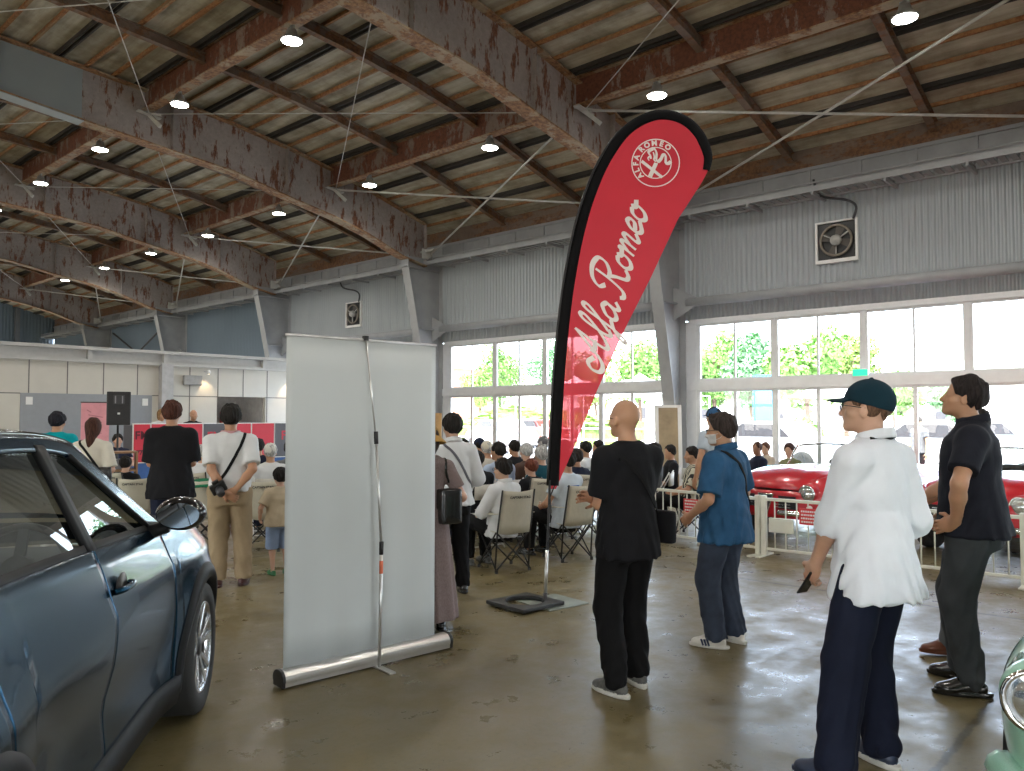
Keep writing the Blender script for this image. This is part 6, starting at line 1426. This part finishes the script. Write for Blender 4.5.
p = ground(453, 7.2); figure('young man in white shirt with dark bowl-cut hair right of the banner', p, face_to(p, 4), H=1.61, girth=.96, look=(-10, -2), tone='fair', hands=[(-.14, .2, .1), (.14, .2, .1)], res=.0125, hair=('full', BLK), shirt=dict(mat=W_TEE, hem=-.08, loose=.035, sleeve=1.3, sr=.03, collar=True), pants=dict(mat=BLKP, wide=.008), shoes=dict(mat=BLEATH),
       extras=[strap('bag_strap', [(-.12, -.02, .5), (-.03, -.12, .42), (.08, -.13, .25), (.17, -.05, .06)], plain('grey_strap', (.1, .1, .12), .6), .025)])
# person beyond the blue-shirted man, one outside the windows
p = ground(715, 9.8); figure('person in white top and blue cap beyond the blue-shirted man', p, face_to(p, 20), H=1.70, girth=1.0, look=(0, 0), tone='tan', res=.015, hair=('short', BLK), shirt=dict(mat=C_('pale_blue_white', (.42, .48, .56), .06), hem=-.08, loose=.03, sleeve=.6), pants=dict(mat=JEANS), shoes=dict(mat=SNK), extras=[cap_hat(C_('blue_cap', (.03, .09, .2), .1), brim=True)])
p = Vector((15.9, 4.0, 0)); p = at(919, 430, 17.5); p.z = 0; figure('person in grey standing outside the glass doors, left of the polo man', p, rad(-60), H=1.58, res=.018, tone='tan', hair=('short', BLK), shirt=dict(mat=GREYM, hem=-.08, loose=.03), pants=dict(mat=BLKP), shoes=dict(mat=BLEATH))
# behind the counter (standing on the floor beyond it) and the seated operator
p = Vector((0, 0, 0)); 
for px, hh, lab, hr, m_ in ((161, 1.74, 'blond woman with tied hair standing behind the red counter', ('bob', (.22, .13, .06)), W_TEE), (193, 1.74, 'bald man in black standing behind the red counter', None, B_TEE)):
    q = at(px, 416, 18.1); q.z = 0; figure(lab, q, camdir(-q.dot(Rt)*-.0 + .15, -1) if False else math.atan2(9 - q.x, 8 - q.y), H=hh, res=.018, tone='tan', hair=hr, hands=[(-.1, .22, .2), (.1, .22, .2)], shirt=dict(mat=m_, loose=.02), pants=dict(mat=BLKP), shoes=None)
q = ground(118, 14.9); figure('operator in black sitting behind the loudspeaker stand, facing the hall', q, math.atan2(0 - q.x + 3, 0 - q.y), H=1.62, sit=True, res=.018, tone='fair', hair=('full', BLK), hands=[(-.15, .30, .2), (.15, .30, .2)], shirt=dict(mat=C_('dark_navy_tee', (.012, .015, .035), .1)), pants=dict(mat=BLKP), shoes=None)
chair(118, 15.0, math.atan2(3 - q.x, -q.y), 'folding chair under the operator behind the loudspeaker', 'steel')
# seated audience
def m_zebra():
    m, nt, b = new_mat('black_cream_pattern'); v = tc(nt, (9, 9, 13)); n = N(nt, 'ShaderNodeTexWave'); n.inputs['Scale'].default_value = .7; n.inputs['Distortion'].default_value = 9; n.inputs['Detail'].default_value = 2; nt.links.new(v, n.inputs['Vector']); nt.links.new(ramp(nt, n.outputs['Fac'], [(.47, (.015, .015, .015)), (.53, (.5, .47, .36))]), b.inputs['Base Color']); b.inputs['Roughness'].default_value = .8; return m
def printed(F):
    for k, (z, w_) in enumerate(((.40, .26), (.375, .24))):
        L = []
        for i in range(9):
            q, n_ = proj_to(F.fs, F.TP(-w_/2 + w_*i/8, -.16, z), .003); L.append((Vector(q), Vector(n_)))
        mb = MB(); mb.grid([[q + Vector((0, 0, dz)) for q, n_ in L] for dz in (-.009, .009)]); F.child_mb('shirt_print', mb, plain('blue_print', (.03, .09, .35), .6))
tee = lambda m, **k: dict(dict(mat=m, hem=-.10, loose=.028, sleeve=.6, sr=.026, fold=.004), **k)
SE = [  # px, depth, H, hair, shirt, trousers, label, extra turn, head turn, chair kind, extras, tone
 (504, 8.35, 1.55, ('full', BLK), tee(W_TEE, sleeve=1.25, collar=True), BLKP, 'bespectacled man in white shirt seated in front camping chair beside flag pole', -14, -18, 'camp', [glasses(M_BLACK)], 'fair'),
 (567, 8.95, 1.62, ('full', BLK), tee(C_('pale_blue_tee', (.50, .56, .62), .04)), BLKP, 'seated man in pale tee with blue back print right of flag', -10, -24, 'camp', [printed], 'tan'),
 (532, 10.0, 1.42, ('full', RED_), tee(B_TEE), BLKP, 'seated person with reddish hair in camping chair left of flag pole', -6, -8, 'camp', [], 'fair'),
 (478, 9.7, 1.58, ('short', BLK), tee(B_TEE), NAVY, 'seated man in black tee right of the standing man in white', -4, 0, 'steel', [], 'tan'),
 (499, 10.3, 1.70, ('short', BLK), tee(C_('light_blue_shirt', (.38, .46, .60), .06)), NAVY, 'broad seated man in light blue shirt behind the bespectacled man', 0, -20, 'steel', [], 'tan'),
 (488, 11.6, 1.66, ('short', GREYH), tee(C_('cream_shirt', (.45, .42, .36), .05)), KHAKI, 'seated man in cream cap and cream shirt', 0, 25, 'steel', [cap_hat(C_('cream_cap', (.55, .5, .4), .05))], 'tan'),
 (515, 12.1, 1.66, ('short', BLK), tee(B_TEE), BLKP, 'seated dark-haired man in black between cream cap and grey heads', 0, 0, 'steel', [], 'tan'),
 (527, 11.35, 1.62, ('full', GREYH), tee(C_('brown_top', (.07, .04, .03), .1)), NAVY, 'grey-haired person in dark brown seated left of the teal shirt', 0, 0, 'steel', [], 'fair'),
 (542, 10.6, 1.60, ('full', GREYH), tee(C_('dark_teal', (.012, .07, .10), .08)), NAVY, 'grey-haired person in dark teal seated just left of flag', 0, 0, 'steel', [], 'fair'),
 (544, 12.6, 1.72, ('short', GREYH), tee(GREYM), NAVY, 'seated person in flat grey cap in the back row', 0, 10, 'steel', [cap_hat(C_('grey_flat_cap', (.12, .12, .13), .1))], 'tan'),
 (464, 12.4, 1.68, ('short', BLK), tee(GREYM), NAVY, 'dark head of a seated person beside the standing man in white', 0, 0, 'steel', [], 'tan'),
 (480, 13.2, 1.66, ('short', BLK), tee(NAVY), NAVY, 'seated person in dark navy cap far back beside the cream cap', 0, 0, 'steel', [cap_hat(C_('navy_cap', (.012, .018, .04), .1))], 'tan'),
 (577, 10.6, 1.56, ('full', (.02, .016, .015)), tee(NAVY), NAVY, 'seated person in navy directly beyond the blue-print tee', 0, 10, 'camp', [], 'tan'),
 (586, 12.0, 1.64, ('short', BLK), tee(W_TEE), NAVY, 'seated man in white shirt between the flag and the bald man', -15, -10, 'steel', [], 'tan'),
 (599, 12.9, 1.62, ('short', BLK), tee(W_TEE), NAVY, 'seated man in white nearest the left shoulder of the bald man', -25, -25, 'steel', [], 'tan'),
 (566, 13.4, 1.6, ('short', DKB), tee(GREYM), NAVY, 'seated person in grey whose head shows against the flag tip', 0, 0, 'steel', [], 'tan'),
 (655, 11.5, 1.62, ('full', BLK), tee(GREYM), NAVY, 'seated dark-haired person just right of the bald man', -20, 0, 'steel', [], 'tan'),
 (671, 12.3, 1.55, ('short', BLK), tee(B_TEE, sleeve=1.3), BLKP, 'seated man in black long-sleeved top below the framed board', -38, -10, 'steel', [], 'tan'),
 (693, 10.7, 1.60, ('short', BLK), tee(m_zebra(), sleeve=.8), BLKP, 'seated man in black and cream patterned shirt by the blue-shirted man', -30, -15, 'camp', [], 'tan'),
 (758, 13.2, 1.58, ('crop', (.06, .03, .02)), tee(NAVY), NAVY, 'seated man with cropped hair in navy behind the red convertible', -35, -30, 'steel', [], 'brown'),
 (766, 14.2, 1.52, ('short', (.1, .05, .03)), tee(C_('cream_pattern', (.45, .38, .3), .2)), NAVY, 'seated person in cream behind the cropped-hair man', -35, -30, 'steel', [], 'fair'),
 (790, 12.7, 1.56, ('full', (.05, .025, .02)), tee(C_('olive_pattern', (.2, .2, .1), .4)), NAVY, 'brown-haired person seated behind the bonnet of the convertible', -50, -30, 'steel', [], 'fair'),
 (126, 10.9, 1.40, ('full', BLK), tee(B_TEE), BLKP, 'small dark-haired person in black in camping chair by the equipment rack', 0, 0, 'camp', [], 'fair'),
 (203, 10.9, 1.62, ('short', GREYH), tee(W_TEE), NAVY, 'grey-haired person in white seated between the two standing men', 0, 0, 'camp', [], 'fair'),
 (271, 10.6, 1.66, ('short', GREYH), tee(W_TEE), NAVY, 'seated man in white cap and white shirt left of the banner', 0, 0, 'steel', [cap_hat(C_('white_cap', (.55, .54, .5), .04))], 'tan'),
 (259, 12.5, 1.66, ('full', BLK), tee(NAVY), NAVY, 'dark-haired seated person left of the white cap', 0, 0, 'steel', [], 'tan'),
 (291, 11.5, 1.66, ('full', BLK), tee(GREYM), NAVY, 'dark-haired seated person right of the white cap by the banner', 0, 0, 'steel', [], 'tan'),
]
for k, (px, d, H, hr, sh_, pt, lab, ex, hd, ck, xt, tn) in enumerate(SE):
    p = ground(px, d); az = face_to(p, ex); q = p + Vector((math.sin(az), math.cos(az), 0))*.04
    figure(lab, q, az, H=H, sit=True, rise=-.055, lean=-5, girth=1.0, look=(hd, -2), feet=[(-.13, .42 + .04*(k % 3)), (.12, .38 + .05*(k % 2))], hands=[(-.14, .26, .10), (.14, .28, .08)], poles=[(-.8, -.6, -.4), (.8, -.6, -.4)], res=.0125 if d < 10.2 else .017, tone=tn, hair=hr, shirt=sh_, pants=dict(mat=pt, wide=.008), shoes=dict(mat=BLEATH if k % 2 else GSNK), extras=xt, face=d < 11.5)
    chair(px, d, az + (rad(18) if ck == 'camp' else 0), ' '.join((('camping chair under the ' if ck == 'camp' else 'folding chair under the ') + lab).split()[:16]), ck)
# sheets on laps, empty chairs, a green bag
def sheet(px, py, d, label):
    q = at(px, py, d); mb = MB(); mb.box((-.15, -.105, 0), (.15, .105, .006), Matrix.Rotation(rad(6), 4, 'X')); o = mb.build('paper_sheet', M_WHITE); o.location = q; o.rotation_euler = (0, 0, -.4); tag(o, label, 'paper')
for (px, d, ex, lab) in ((262, 9.5, 0, 'empty camping chair between khaki man and child'), (205, 9.6, 4, 'empty camping chair behind the black tee man, green bag on it'), (140, 9.9, -3, 'empty camping chair left of the black tee man')):
    chair(px, d, face_to(ground(px, d), ex), lab)
p = ground(204, 9.55); az = face_to(p, 4)
mb = MB(); pts = []
rs_ = [[(-.2 + .4*i/8, -.28 + .1*math.sin(PI*j/4) - .06 + j*.04, .86 - abs(j - 2)*.05 - .01*math.sin(i)) for i in range(9)] for j in range(5)]
mb.grid(rs_); o = mb.build('green_bag', C_('green_cloth', (.01, .13, .06), .2), smooth=True, solid=.03, subsurf=1); o.location = p; o.rotation_euler = (0, 0, -az); tag(o, 'green cloth bag draped over an empty camping chair', 'bag')
